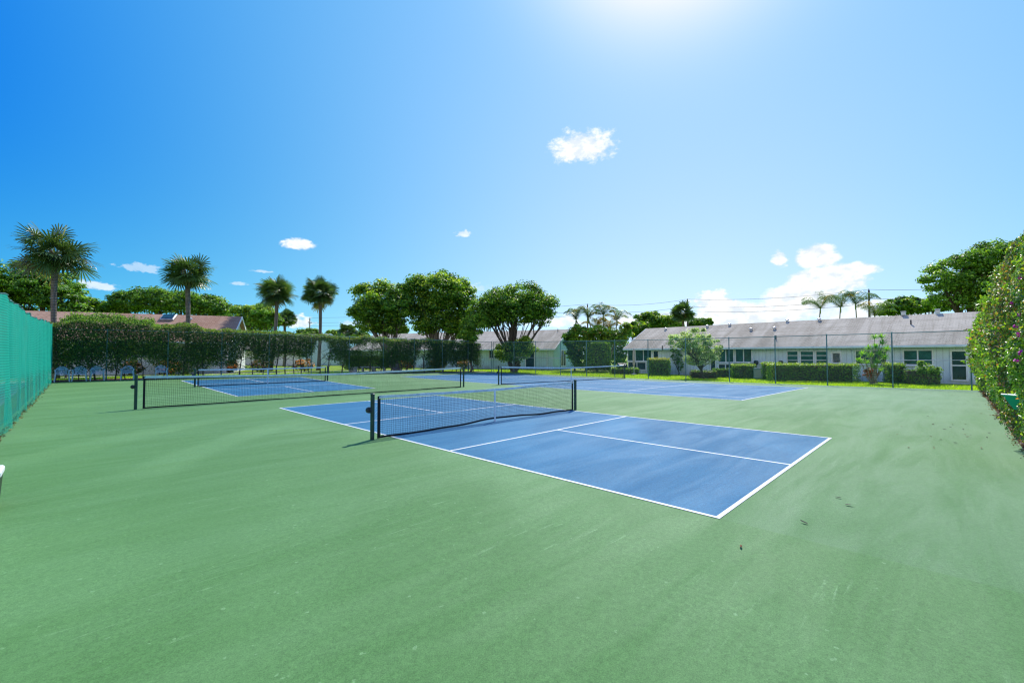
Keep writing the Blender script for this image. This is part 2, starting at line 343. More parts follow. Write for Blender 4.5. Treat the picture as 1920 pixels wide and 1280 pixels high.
scene.cycles.filter_width = 1.25; scene.cycles.max_bounces = 8; scene.cycles.transparent_max_bounces = 16; scene.cycles.caustics_reflective = False; scene.cycles.caustics_refractive = False

# ------------------------------------------------------------------ ground sheets
def sheet(name, xs, ys, off, mat, kind='structure'):
    X, Y = np.meshgrid(xs, ys); Z = gz(X, Y)+off
    V = np.stack([X, Y, Z], -1).reshape(-1, 3); nx, ny = len(xs), len(ys)
    i, j = np.meshgrid(np.arange(nx-1), np.arange(ny-1)); a = (j*nx+i).ravel()
    o = addmesh(name, V, np.stack([a, a+1, a+nx+1, a+nx], 1), mat, smooth=True); return tag(o, kind=kind)
xs = np.unique(np.concatenate([-np.geomspace(30, 4000, 12), np.arange(-30, 70, 1.5), np.geomspace(70, 4000, 12)]))
sheet('ground', xs, xs, -.045, M['lawn'])
def patch(P, nu, nv, off):
    """bilinear patch over four ground corners (near-left, near-right, far-right, far-left)"""
    P = np.array(P, float)[:, :2]; u = np.linspace(0, 1, nu+1); v = np.linspace(0, 1, nv+1); U, V = np.meshgrid(u, v)
    Q = ((1-U)*(1-V))[..., None]*P[0]+(U*(1-V))[..., None]*P[1]+(U*V)[..., None]*P[2]+((1-U)*V)[..., None]*P[3]
    Z = gz(Q[..., 0], Q[..., 1])+off; W = np.concatenate([Q, Z[..., None]], -1).reshape(-1, 3); n = nu+1
    i, j = np.meshgrid(np.arange(nu), np.arange(nv)); a = (j*n+i).ravel()
    return W, np.stack([a, a+1, a+n+1, a+n], 1)
def psheet(name, P, nu, nv, off, mat):
    V, Fc = patch(P, nu, nv, off); return tag(addmesh(name, V, Fc, mat), kind='structure')
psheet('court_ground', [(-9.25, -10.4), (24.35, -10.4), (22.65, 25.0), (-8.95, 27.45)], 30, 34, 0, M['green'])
psheet('mulch_bed', [(-9.3, 27.0), (22.4, 24.7), (22.6, 26.4), (-9.3, 28.8)], 30, 2, .006, M['mulch'])
psheet('path', [(-30, 33.0), (22, 31.2), (22, 32.9), (-30, 34.8)], 30, 2, -.03, M['concrete'])
psheet('road', [(-22, -20), (-14.5, -20), (-13.5, 60), (-21, 60)], 6, 40, -.03, M['asphalt'])
psheet('pavement', [(-14.2, -20), (-9.6, -20), (-9.4, 31), (-13.2, 31)], 4, 30, -.025, M['concrete'])
def court(P, uv_lines, name):
    P = np.array(P, float)
    def w(u, v): return ((1-u)*(1-v))*P[0]+(u*(1-v))*P[1]+(u*v)*P[2]+((1-u)*v)*P[3]
    psheet('blue_court', P, 12, 24, .003, M['blue'])
    for i, (u0, v0, u1, v1) in enumerate(uv_lines):
        psheet('court_line', [w(u0, v0), w(u1, v0), w(u1, v1), w(u0, v1)], max(1, int(abs(u1-u0)*16)), max(1, int(abs(v1-v0)*24)), .0055+.0003*(i % 3), M['line'])
    return w
LW = .05
def pickle(P):
    a, b = LW/6.1, LW/13.41; K1 = (6.705-2.134)/13.41; K2 = 1-K1
    court(P, [(0, 0, a, 1), (1-a, 0, 1, 1), (a, 0, 1-a, b), (a, 1-b, 1-a, 1), (a, K1, 1-a, K1+b), (a, K2-b, 1-a, K2), (.5-a/2, b, .5+a/2, K1), (.5-a/2, K2, .5+a/2, 1-b)], 'pickleball')
pickle([(-3.03, -6.72), (3.13, -6.68), (3.02, 6.90), (-3.07, 6.88)])
pickle([(-3.05, 11.92), (3.0, 11.99), (3.66, 23.9), (-3.11, 24.42)])
a, b = LW/10.97, LW/23.77; s1 = 1.37/10.97; v1 = (11.885-6.4)/23.77
court([(9.99, -2.8), (20.53, -2.8), (20.2, 21.6), (9.64, 20.86)],
      [(0, 0, a, 1), (1-a, 0, 1, 1), (a, 0, 1-a, b), (a, 1-b, 1-a, 1), (s1, b, s1+a, 1-b), (1-s1-a, b, 1-s1, 1-b), (s1+a, v1, 1-s1-a, v1+b), (s1+a, 1-v1-b, 1-s1-a, 1-v1), (.5-a/2, v1+b, .5+a/2, 1-v1-b)], 'tennis')

# ------------------------------------------------------------------ nets
def G(x, y): return np.array([x, y, float(gz(x, y))])
def sports_net(name, label, cat, A, B, hp, hc, cell, group, inset, strap=True, cord=.0035, lift=.0, band=.055, winch=0):
    A = G(*A); B = G(*B); t = thing(name, label, cat, (A+B)/2, group); L = np.linalg.norm((B-A)[:2]); ux = (B-A)/np.linalg.norm(B-A)
    nrm = np.array([-ux[1], ux[0], 0]); up = np.array([0, 0, 1.0])
    for s_, P in ((1, A), (-1, B)):
        m = MB(); m.tube([P-up*.02, P+up*(hp+.0)], .042, 16); po = m.build('post', M['post_green'], t)
        m = MB(); m.tube([P+up*hp, P+up*(hp+.012), P+up*(hp+.022)], [.047, .047, .034], 16); m.build('post_cap', M['post_green'], po)
        if s_ == winch:
            m = MB(); c = P-ux*s_*.075+up*(hp*.66)
            m.tube([c-nrm*.035, c-nrm*.03, c+nrm*.03, c+nrm*.035], [.03, .062, .062, .03], 16); m.tube([c-nrm*.03, c-nrm*.09], .016, 8); m.box(P-ux*s_*.04+up*hp*.66, (.05, .05, .10), [ux, nrm, up]); m.build('winch', M['dark_metal'], po)
    def top(s): return (hc+(hp-.03-hc)*np.abs(2*s-1)**1.25)
    def bot(s): return .025+lift*np.exp(-((s-.52)/.16)**2)+.006*np.sin(s*31)
    s0 = inset/L; s1_ = 1-s0
    def pt(s, h, off=0): return A+(B-A)*s[:, None]+up*h[:, None]+nrm*off
    # mesh: knotted cords
    m = MB(); n = int((s1_-s0)*L/cell); ss = np.linspace(s0, s1_, n+1); 
    V = []; Fc = []; k = 0
    rows = int(hc/cell); wob = .004
    def cordline(P, r):
        nonlocal k
        T = P[-1]-P[0]; T = T/np.linalg.norm(T); a_ = np.cross(T, nrm); a_ /= np.linalg.norm(a_); q = len(P)
        for off in (a_*r, nrm*r, -a_*r, -nrm*r): V.append(P+off)
        for c_ in range(4):
            o1 = k+c_*q; o2 = k+((c_+1) % 4)*q
            for i in range(q-1): Fc.append((o1+i, o1+i+1, o2+i+1, o2+i))
        k += 4*q
    for s in ss:
        h = np.linspace(float(bot(np.array([s]))[0]), float(top(np.array([s]))[0])-band*.8, 5); x = np.full(5, s)+rng.normal(0, wob/L, 5)
        cordline(pt(x, h, rng.normal(0, .001)), cord/2)
    for r_ in range(rows+1):
        f = r_/rows; x = np.linspace(s0, s1_, 40); h = bot(x)+(top(x)-band*.8-bot(x))*f
        cordline(pt(x, h, 0), cord/2)
    addmesh('net_mesh', np.concatenate(V), np.array(Fc), M['net_black'], t)
    x = np.linspace(s0, s1_, 41)
    def bandmesh(nm, h0, h1, th, mat, xx=x, par=t):
        m = MB(); a_, b_, c_, d_ = pt(xx, h0, th), pt(xx, h1, th*.8), pt(xx, h1, -th*.8), pt(xx, h0, -th)
        m.strip(a_, b_); m.strip(b_, c_); m.strip(c_, d_); m.strip(d_, a_)
        m.add([a_[0], b_[0], c_[0], d_[0]], [(0, 1, 2, 3)]); m.add([a_[-1], b_[-1], c_[-1], d_[-1]], [(3, 2, 1, 0)]); return m.build(nm, mat, par)
    bandmesh('head_band', top(x)-band, top(x)+.004*np.sin(x*40), .009, M['band_white'])
    bandmesh('bottom_band', bot(x)-.02, bot(x)+.022, .005, M['band_black'])
    for e0, e1 in ((s0-.028/L, s0+.03/L), (s1_-.03/L, s1_+.028/L)):
        xx = np.array([e0, e1]); bandmesh('side_band', bot(xx)-.02, top(xx)-.012, .010, M['band_black'], xx)
    if strap:
        xx = np.array([.5-.025/L, .5+.025/L]); bandmesh('centre_strap', np.array([.0, .0]), top(xx)+.008, .013, M['strap_white'], xx)
    for e, P in ((s0, A), (s1_, B)):
        m = MB()
        hs_ = np.linspace(.1, float(top(np.array([e]))[0])-.05, 7); q = []
        for i, h in enumerate(hs_):
            q.append(A+(B-A)*e+up*h+nrm*.012); q.append(P+up*(h+.04)+(A+(B-A)*e-P)*.35-up*0)
        m.tube(q, .003, 4)
        m.build('lacing_cord', M['strap_white'], t)
    return t
GN = 'portable-height court nets'
sports_net('pickleball_net', 'nearest net, black mesh with white strap, across the front blue court', 'net', (-3.46, -.06), (3.27, -.12), .914, .845, .042, 'low pickleball nets', .14, True, .0048, .07, .06, 1)
sports_net('pickleball_net', 'farthest-left low net with white tape across the back blue court', 'net', (-3.36, 18.61), (3.4, 18.83), .914, .86, .05, 'low pickleball nets', .14, True, .0045, .0, .065, 1)
sports_net('tennis_net', 'long net without blue court stretching over green between two courts', 'net', (-6.36, 9.68), (6.83, 9.82), 1.07, .93, .05, 'long tennis nets', .2, False, .0045, .0, .075, 1)
sports_net('tennis_net', 'long white-topped net on the large blue court beside the grass', 'net', (9.39, 9.86), (22.3, 9.5), 1.07, .92, .055, 'long tennis nets', .2, True, .0045, .0, .075, 1)

# ------------------------------------------------------------------ chain link fences
def chainlink(name, label, pts, H, midbays=(), cell=.055, wr=.0024, mesh=True, group=None, step=None):
    pts = [G(*p) for p in pts]; t = thing(name, label, 'fence', (pts[0]+pts[-1])/2, group); up = np.array([0, 0, 1.0])
    for P in pts:
        m = MB(); m.tube([P-up*.1, P+up*(H+.02)], .032, 10); po = m.build('post', M['fence_steel'], t)
        m = MB(); m.tube([P+up*(H+.02), P+up*(H+.05), P+up*(H+.065)], [.037, .034, .012], 10); m.build('post_cap', M['fence_steel'], po)
    m = MB(); m.tube([P+up*(H-.01) for P in pts], .022, 8); m.build('top_rail', M['fence_steel'], t)
    for i in midbays: m = MB(); m.tube([pts[i]+up*H*.5, pts[i+1]+up*H*.5], .021, 8); m.build('mid_rail', M['metal'], t)
    if mesh:
        V = []; Fc = []; k = 0
        for A, B in zip(pts[:-1], pts[1:]):
            L = np.linalg.norm((B-A)[:2]); u = (B-A)/L; nr = np.array([-u[1], u[0], 0])
            c = np.arange(-H, L+H, cell*1.414)
            for sg in (1, -1):
                for x0 in c:
                    xa, xb = (x0, x0+H) if sg > 0 else (x0, x0-H); za, zb = .02, H-.02
                    lo, hi = sorted((xa, xb)); 
                    if hi <= 0 or lo >= L: continue
                    def cl(x): return (x-xa)/(xb-xa)
                    f0, f1 = 0, 1
                    for xx in (0, L):
                        f = cl(xx)
                        if 0 < f < 1:
                            inside0 = 0 <= xa <= L
                            if inside0: f1 = min(f1, f)
                            else:
                                if 0 <= xb <= L: f0 = max(f0, f)
                                else:
                                    if (xx == 0) == (xa < 0): f0 = max(f0, f)
                                    else: f1 = min(f1, f)
                    if f1 <= f0: continue
                    p0 = A+u*(xa+(xb-xa)*f0)+up*(za+(zb-za)*f0); p1 = A+u*(xa+(xb-xa)*f1)+up*(za+(zb-za)*f1)
                    T = (p1-p0)/np.linalg.norm(p1-p0); a_ = np.cross(T, nr)*wr; b_ = nr*wr; o = nr*wr*sg
                    V.append(np.array([p0+a_+o, p0-a_*.5+b_+o, p0-a_*.5-b_+o, p1+a_+o, p1-a_*.5+b_+o, p1-a_*.5-b_+o]))
                    Fc += [(k, k+1, k+4, k+3), (k+1, k+2, k+5, k+4), (k+2, k, k+3, k+5)]; k += 6
        addmesh('chain_link', np.concatenate(V), np.array(Fc), M['fence_wire'], t)
    return t
chainlink('chain_link_fence', 'tall teal chain link fence between the courts and the grass strip', [(24.15, -9.0), (24.12, -6.0), (24.15, -3.03), (24.1, -.3), (24.1, 2.5), (24.05, 5.5), (24.0, 8.45), (23.8, 11.3), (23.5, 13.9), (23.2, 16.5), (23.0, 19.3), (22.75, 21.9), (22.62, 24.75)], 3.0, (0, 10, 9))
bx = np.linspace(-9.15, 22.5, 12); by = np.interp(bx, [-9.15, 22.5], [27.55, 24.85])
chainlink('chain_link_fence', 'chain link fence running inside the dark hedge behind the plastic chairs', list(zip(bx, by)), 3.0, (), .075, .002)
chainlink('chain_link_fence', 'chain link fence buried in the flowering hedge at the right edge', [(x, -9.75) for x in np.linspace(1.5, 24.1, 9)], 3.0, (), .09, .002)
# left fence with shade netting
LX = lambda y: -8.93+(y-6.4)*.0149
chainlink('chain_link_fence', 'fence posts and wire standing behind the green shade netting', [(LX(y)-.09, y) for y in np.linspace(-9.5, 27.3, 13)], 3.1, (), .09, .002)
def shade():
    ys = np.arange(-9.5, 27.3, .07); hs_ = np.linspace(0, 1, 46); rs = np.random.default_rng(3)
    t = thing('shade_netting', 'rippled bright green shade netting hung along the left side of the court', 'netting', (LX(9), 9, 0))
    topf = np.interp(ys, [-9.5, 3, 6.4, 8.5, 11, 14.5, 18, 22, 27.3], [3.10, 3.10, 3.06, 3.06, 3.02, 3.0, 3.10, 3.22, 3.25])+.025*np.sin(ys*2.1)+.012*np.sin(ys*7.3)
    botf = .05+.03*np.sin(ys*3.1)+.03*np.sin(ys*8.7+1)
    fold = np.zeros((len(hs_), len(ys)))
    Y, Hh = np.meshgrid(ys, hs_)
    for k in range(9):
        f = rs.uniform(1.5, 8); ph = rs.uniform(0, 6.3); fold += rs.uniform(.6, 1.2)/f**.5*np.sin(Y*f+ph+rs.uniform(-1, 1)*Hh*2.0)*(.35+.65*np.abs(np.sin(Hh*pi*rs.uniform(.5, 1.2)+rs.uniform(0, 3))))
    belly = -.10*np.sin(np.clip((Hh-.3)/.7, 0, 1)*pi)*0+.14*np.sin(np.clip(Hh, 0, 1)*pi)**2*np.sin(Y*.9+1.2)**2
    post = .10*np.exp(-(((Y+9.5) % 3.066-1.53)/1.3)**2)
    X = LX(Y)+.0+.030*fold+.13*np.abs(np.sin(pi*(Y+.4*np.sin(Y*.7))/2.5))**.7*(1.05-.85*Hh)+post*.0
    Z = botf+(topf-botf)*Hh+gz(X, Y)
    V = np.stack([X, Y, Z], -1).reshape(-1, 3); nx = len(ys); i, j = np.meshgrid(np.arange(nx-1), np.arange(len(hs_)-1)); a = (j*nx+i).ravel()
    m, q = newmat('green_shade_netting'); p = q.pos(); sp = q.node('ShaderNodeSeparateXYZ'); q.put(sp.inputs[0], p)
    wv = q.node('ShaderNodeTexWave', wave_type='BANDS', bands_direction='Z'); q.put(wv.inputs[0], p); wv.inputs['Scale'].default_value = 5.4; wv.inputs['Distortion'].default_value = .35; wv.inputs['Detail'].default_value = 2; wv.inputs['Detail Scale'].default_value = 1.5
    n = q.noise(q.mapping(p, (1, 2.5, .5)), 1.6, 5, .6)
    c = q.mix(q.ramp(wv.outputs['Fac'], .2, .75), (.0, .34, .23), (.008, .45, .32)); c = q.mix(q.ramp(n, .35, .7, 0, .5), c, (.02, .52, .37))
    al = q.math('MULTIPLY', q.ramp(wv.outputs['Fac'], .25, .8, .76, 1.0), q.ramp(sp.outputs[2], .7, 1.35, .50, 1.12), clamp=True)
    tr = q.node('ShaderNodeBsdfTranslucent'); q.put(tr.inputs[0], c); b = bsdf(q, c, .55, .35)
    mx = q.node('ShaderNodeMixShader'); mx.inputs[0].default_value = .35; q.l.new(b, mx.inputs[1]); q.l.new(tr.outputs[0], mx.inputs[2])
    ts = q.node('ShaderNodeBsdfTransparent'); m2 = q.node('ShaderNodeMixShader'); q.l.new(al, m2.inputs[0]); q.l.new(ts.outputs[0], m2.inputs[1]); q.l.new(mx.outputs[0], m2.inputs[2]); q.l.new(m2.outputs[0], q.out.inputs[0])
    addmesh('netting', V, np.stack([a, a+1, a+nx+1, a+nx], 1), m, t, smooth=True)
    mb = MB(); mb.tube(np.stack([LX(ys)+.02+.04*fold[-1], ys, topf+gz(LX(ys), ys)], 1)[::4], .012, 5); mb.build('hem_cord', M['fence_steel'], t)
    k = 0
    return t
shade()

# ------------------------------------------------------------------ foliage
def vnoise(P, seed=0):
    P = np.asarray(P, float); I = np.floor(P).astype(np.int64); f = P-I; f = f*f*(3-2*f); r = 0
    for dx in (0, 1):
        for dy in (0, 1):
            for dz in (0, 1):
                h = ((I[:, 0]+dx)*374761393+(I[:, 1]+dy)*668265263+(I[:, 2]+dz)*2147483647+seed*1013904223) & 0xffffffff
                h = ((h ^ (h >> 13))*1274126177) & 0xffffffff; h = (h ^ (h >> 16)) & 0xffff
                r = r+(h/65535.0)*(f[:, 0] if dx else 1-f[:, 0])*(f[:, 1] if dy else 1-f[:, 1])*(f[:, 2] if dz else 1-f[:, 2])
    return r
def leaf_arrays(C, N, S, asp=.55, fold=.25):
    n = len(C); N = N/(np.linalg.norm(N, axis=1, keepdims=True)+1e-9)
    r = rng.normal(size=(n, 3)); A = np.cross(N, r); A /= np.linalg.norm(A, axis=1, keepdims=True)+1e-9; B = np.cross(N, A)
    S = np.broadcast_to(S, n)[:, None]
    v0 = C-A*S*.5; v2 = C+A*S*.5-N*S*.1; v1 = C+B*S*asp*.5+N*S*fold*.5; v3 = C-B*S*asp*.5+N*S*fold*.5
    V = np.stack([v0, v1, v2, v3], 1).reshape(-1, 3); i = np.arange(n)*4
    Fc = np.concatenate([np.stack([i, i+1, i+2], 1), np.stack([i, i+2, i+3], 1)])
    return V, Fc
def leaves(name, C, N, S, cols, mat, parent, asp=.55, fold=.25):
    V, Fc = leaf_arrays(C, N, S, asp, fold); return addmesh(name, V, Fc, mat, parent, colors=np.repeat(cols, 4, axis=0))
def tints(n, pal, w, jit=.18):
    pal = np.array(pal, float); k = rng.choice(len(pal), n, p=np.array(w)/sum(w)); return np.clip(pal[k]*(1+rng.normal(0, jit, (n, 1))), .002, 1)
GREEN = [(.05, .12, .02), (.09, .19, .025), (.16, .28, .035)]
YELL = [(.26, .36, .035), (.36, .42, .05)]
def sphere(n): v = rng.normal(size=(n, 3)); return v/np.linalg.norm(v, axis=1, keepdims=True)
def tree(name, label, cat, z, base_px, clumps, nsub, leaf, nleaf, pal=GREEN, w=(4, 4, 2), tip=YELL, tipw=.36, bark_='bark', trunk_r=.22, group=None, fork=.35, ntr=1, flat=.8, mat='leaf', dense=.55, basez=None, sub=(.72, 1.25), limbs=True, lean=0):
    """a broadleaf tree: tapered trunk, limbs and a crown of many small leaf clumps. clumps: (px, py, rx, ry)"""
    b = ground_at(base_px, z)
    if basez is not None: b[2] = basez
    k = z/F_PX; E = []
    for c in clumps:
        cx, cy, rx, ry = c[:4]; dz = c[4] if len(c) > 4 else 0; p = at(cx, cy, z+dz); E.append((p, np.array([rx*k, ry*k])))
    t = thing(name, label, cat, b, group); nleaf = int(nleaf*1.45)
    vol = np.array([e[1][0]*e[1][1] for e in E]); cnt = np.maximum(3, (nsub*vol/vol.sum()).astype(int)); SC = []; SE = []
    for (p, r), n in zip(E, cnt):
        d_ = sphere(n*3); d_ = d_[d_[:, 2] > -.75][:n]; rad = rng.uniform(.30, .96, (len(d_), 1))**.5
        SC.append(p+d_*rad*np.array([r[0], r[0], r[1]])); SE.append(np.repeat(p[None], len(d_), 0))
    SC = np.concatenate(SC); SE = np.concatenate(SE); nS = len(SC)
    Rs = rng.uniform(sub[0], sub[1], nS)*min(1.0, np.sqrt(vol.mean())/2.2)
    si = rng.integers(0, nS, nleaf); d_ = sphere(nleaf); d_[:, 2] = np.where(d_[:, 2] < -.3, d_[:, 2]*.4, d_[:, 2])
    rr = rng.uniform(.45, 1.05, (nleaf, 1)); C = SC[si]+d_*rr*Rs[si][:, None]*np.array([1, 1, flat])
    # a third of the leaves fill the crown evenly so that it does not fall apart into clumps
    nf_ = int(nleaf*.16); ei = rng.choice(len(E), nf_, p=vol/vol.sum()); ec = np.array([e[0] for e in E])[ei]; er = np.array([[e[1][0], e[1][0], e[1][1]] for e in E])[ei]
    df = sphere(nf_); d_[:nf_] = df; wob_ = .84+.34*vnoise((ec+df*er)*1.1, 17)[:, None]; C[:nf_] = ec+df*er*rng.uniform(.25, 1.0, (nf_, 1))**.4*wob_
    Nn = d_*.8+np.array([0, 0, .75])+rng.normal(0, .45, (nleaf, 3))
    cols = tints(nleaf, pal, w)
    cl = rng.uniform(.7, 1.25, nS)[si][:, None]; cols = cols*cl
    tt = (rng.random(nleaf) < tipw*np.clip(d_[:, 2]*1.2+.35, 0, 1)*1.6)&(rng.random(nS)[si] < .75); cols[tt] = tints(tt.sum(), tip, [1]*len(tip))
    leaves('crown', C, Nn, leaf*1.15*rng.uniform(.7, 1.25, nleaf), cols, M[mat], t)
    if limbs:
        m = MB(); ctr = np.mean([e[0] for e in E], 0); lowest = min(e[0][2]-e[1][1] for e in E); fz = b[2]+(lowest-b[2])*fork
        for q in range(ntr):
            bb = b+np.array([rng.normal(0, .12), rng.normal(0, .12), -.2])*(1 if ntr > 1 else .3); bb[2] = b[2]-.2
            f = bb*.75+ctr*.25; f[2] = fz+rng.uniform(-.2, .4)
            if ntr > 1: f[:2] += AR[:2]*(q-(ntr-1)/2)*.5
            m.tube([bb, bb+[0, 0, .3], (bb+f)/2+rng.normal(0, .06, 3), f], [trunk_r*1.35, trunk_r*1.05, trunk_r*.9, trunk_r*.8], 10)
            for e in E[q::ntr]:
                p = e[0]-np.array([0, 0, e[1][1]*.35]); mid = f*.5+p*.5+np.array([rng.normal(0, .15), rng.normal(0, .15), -.05*np.linalg.norm(p-f)])
                m.tube([f, mid, p], [trunk_r*.75, trunk_r*.5, trunk_r*.3], 8)
                dd = np.linalg.norm(SC-e[0], axis=1); near = np.argsort(dd)[:max(4, nS//len(E))]
                for s_ in near[::2]:
                    fr = rng.uniform(.3, .95); st = (f*(1-fr)+mid*fr) if rng.random() < .4 else (mid*(1-fr)+p*fr); en = SC[s_]
                    md = (st+en)/2+rng.normal(0, .18, 3); m.tube([st, md, en], [trunk_r*.27, trunk_r*.17, trunk_r*.06], 5, cap=False)
        m.build('trunk', M[bark_], t, smooth=True)
    return t

# --- palms
def fan_palm(label, z, px, cy, H, rad, lean=0., group='fan palms above the back hedge', nf=46, name='fan_palm'):
    b = ground_at(px, z); top = at(px+lean, cy, z); t = thing(name, label, 'palm tree', b, group); up = np.array([0, 0, 1.])
    n = 14; s = np.linspace(0, 1, n); P = b[None]*(1-s[:, None])+top[None]*s[:, None]; P[:, :2] += (AR[:2]*.12*np.sin(s*pi)[:, None]*(1 if lean >= 0 else -1)); P[:, 2] = b[2]-.1+(top[2]-b[2]+.1)*s
    R = np.interp(s, [0, .08, .5, .9, 1], [.23, .165, .14, .165, .22])
    m = MB(); m.tube(P, R, 12)
    for k in range(46):                                    # old leaf boots under the crown
        a_ = k*2.4; h = rng.uniform(-.9, .1); q = top+np.array([cos(a_)*.2, sin(a_)*.2, h]); m.tube([q, q+np.array([cos(a_)*.16, sin(a_)*.16, .3])], [.05, .02], 4)
    m.build('trunk', M['bark_palm'], t, smooth=True)
    V = []; Fc = []; Cc = []; k = 0
    for i in range(nf):
        az = i*2.39996+rng.normal(0, .15); f = (i+.5)/nf; el = math.asin(max(-.72, min(.995, 1-1.66*f+rng.normal(0, .07))))
        d0 = np.array([cos(az)*cos(el), sin(az)*cos(el), sin(el)]); pl = rad*rng.uniform(.18, .66)
        p0 = top+d0*.1; p1 = top+d0*pl-up*pl*.05*(1-sin(el)); dirn = p1-p0; dirn /= np.linalg.norm(dirn); dirn = dirn-up*.16; dirn /= np.linalg.norm(dirn)
        side = np.cross(dirn, up); side /= np.linalg.norm(side)+1e-9; nm = np.cross(side, dirn); ro = rng.normal(0, .65); side, nm = side*cos(ro)+nm*sin(ro), nm*cos(ro)-side*sin(ro)
        old = f > .95; base = np.array([.055, .10, .035])*(1+rng.normal(0, .3)) if not old else np.array([.13, .12, .05])
        if rng.random() < .01: base = np.array([.36, .32, .06])
        V.append(np.array([p0+side*.02, p0-side*.02, p1-side*.015, p1+side*.015])); Fc.append((k, k+1, k+2, k+3)); Cc += [np.array([.14, .18, .06])]*4; k += 4
        nl = 18; bl = rad*.54
        for j in range(nl):
            th = (j/(nl-1)-.5)*radians(235); L = bl*(1-.22*abs(th)/2)*rng.uniform(.88, 1.08)
            dl = dirn*cos(th)+side*sin(th)-nm*.28*abs(sin(th)); dl /= np.linalg.norm(dl); wv = np.cross(dl, nm); wv /= np.linalg.norm(wv)+1e-9
            w0 = .085*max(1., z/31); dr = rng.uniform(.04, .20)
            q0 = p1; q1 = p1+dl*L*.5-up*.03; q2 = p1+dl*L*.85-up*L*dr*.5; q3 = p1+dl*L-up*L*dr*1.1
            V.append(np.array([q0-wv*.008, q0+wv*.008, q1+wv*w0*.5, q1-wv*w0*.5, q2+wv*w0*.33, q2-wv*w0*.33, q3])); Fc += [(k, k+1, k+2, k+3), (k+3, k+2, k+4, k+5), (k+5, k+4, k+6, k+6)]
            g = base*rng.uniform(.75, 1.35); Cc += [g*.8, g*.8, g, g, g*1.1, g*1.1, g*1.4+np.array([.03, .02, 0])]; k += 7
    Fc = [f if f[2] != f[3] else f[:3] for f in Fc]
    addmesh('crown', np.concatenate(V), Fc, M['palm_leaf'], t, colors=np.array(Cc)); return t
def feather_palm(label, z, px, cy, rad, group, base_px=None, nf=11, warm=0., ylow=None):
    b = ground_at(base_px if base_px is not None else px, z); top = at(px, cy, z); t = thing('feather_palm', label, 'palm tree', b, group); up = np.array([0, 0, 1.])
    s = np.linspace(0, 1, 9)[:, None]; P = b*(1-s)+top*s; P[:, :2] += AR[:2]*.2*np.sin(s*pi)*rng.choice([-1, 1])
    m = MB(); m.tube(P, np.linspace(.10, .055, 9), 9); m.build('trunk', M['bark_pale'], t, smooth=True)
    m = MB(); m.tube([top-up*.7, top-up*.3, top+up*.15], [.07, .085, .05], 8); m.build('crownshaft', M['leaf_stem'], t, smooth=True)
    V = []; Fc = []; Cc = []; k = 0
    for i in range(nf):
        az = i*2.39996+rng.normal(0, .2); el = radians(rng.uniform(35, 84)); L = rad*rng.uniform(.95, 1.2); n = 14
        d0 = np.array([cos(az)*cos(el), sin(az)*cos(el), sin(el)]); hd = np.array([cos(az), sin(az), 0]); q = top.copy(); R_ = [q.copy()]
        for j in range(n):
            f = j/n; dd = d0*(1-f**1.6)+(hd*.5-up*.8)*f**2.2*1.2; dd /= np.linalg.norm(dd); q = q+dd*L/n; R_.append(q.copy())
        R_ = np.array(R_); base = np.array([.09, .16, .03]) if rng.random() > warm else np.array([.36, .26, .05]); base = base*rng.uniform(.75, 1.3)
        side0 = np.cross(hd, up)
        for j in range(1, n+1):
            T = R_[j]-R_[j-1]; T /= np.linalg.norm(T)
            V.append(np.array([R_[j-1]+side0*.012, R_[j-1]-side0*.012, R_[j]-side0*.01, R_[j]+side0*.01])); Fc.append((k, k+1, k+2, k+3)); Cc += [base*1.2]*4; k += 4
            for sub_ in (0, .33, .66):
                c0 = R_[j-1]*(1-sub_)+R_[j]*sub_; ll = rad*.36*sin(pi*min(1, (j+sub_)/(n+1.0)*.85+.12))
                for sg in (-1, 1):
                    dl = side0*sg*.85+T*.55-up*.25+rng.normal(0, .06, 3); dl /= np.linalg.norm(dl); wv = np.cross(dl, up); wv /= np.linalg.norm(wv)+1e-9; mid = c0+dl*ll*.5+up*.02
                    V.append(np.array([c0-wv*.01, c0+wv*.01, mid+wv*.022, mid-wv*.022, c0+dl*ll-up*ll*.3])); Fc += [(k, k+1, k+2, k+3), (k+3, k+2, k+4)]; g = base*rng.uniform(.8, 1.3); Cc += [g]*5; k += 5
    addmesh('crown', np.concatenate(V), Fc, M['palm_leaf'], t, colors=np.array(Cc)); return t
M['leaf_stem'] = simple('palm_crownshaft', (.16, .26, .06), .5, .4, 0, .2, 4)

fan_palm('tallest fan palm with a wide drooping crown at the left', 27.8, 106, 478, 8, 2.1, -2, nf=56)
fan_palm('second fan palm from the left, rising in front of the brown roof', 33, 349, 513, 7, 1.95, 2)
fan_palm('fan palm with a leaning trunk, left of the close pair', 43, 508, 548, 7, 1.9, 12)
fan_palm('fan palm with a straight slim trunk, right of the close pair', 45, 597, 550, 7, 1.85, 3)
fan_palm('short fan palm with small crown beside the leaning palm trunk', 60, 533, 598, 7, 1.6, 0, 'small distant fan palms', 34)
fan_palm('small fan palm far beyond the middle of the hedge', 85, 652, 622, 7, 2.0, 0, 'small distant fan palms', 34)
fan_palm('fan palm beside the utility pole behind the grey roof', 66, 1280, 588, 7, 2.0, 0, 'small distant fan palms', 40)
for i, (px, cy, bpx, warm, lab) in enumerate([(1080, 592, 1112, .1, 'leftmost arching feather palm in the clump by the gable'), (1103, 588, 1118, .2, 'feather palm second from left in the clump by the gable'), (1131, 583, 1128, .1, 'tallest feather palm in the clump by the gable'), (1157, 592, 1138, .15, 'rightmost feather palm in the clump by the gable'), (1118, 608, 1122, .6, 'low yellowing feather palm in the middle of the clump'), (1142, 610, 1133, .6, 'low yellowing feather palm at the right of the clump')]):
    feather_palm(lab, 51+i*.4, px, cy+7, 1.95 if i < 4 else 1.9, 'feather palms beside the middle house', bpx, 12, warm)
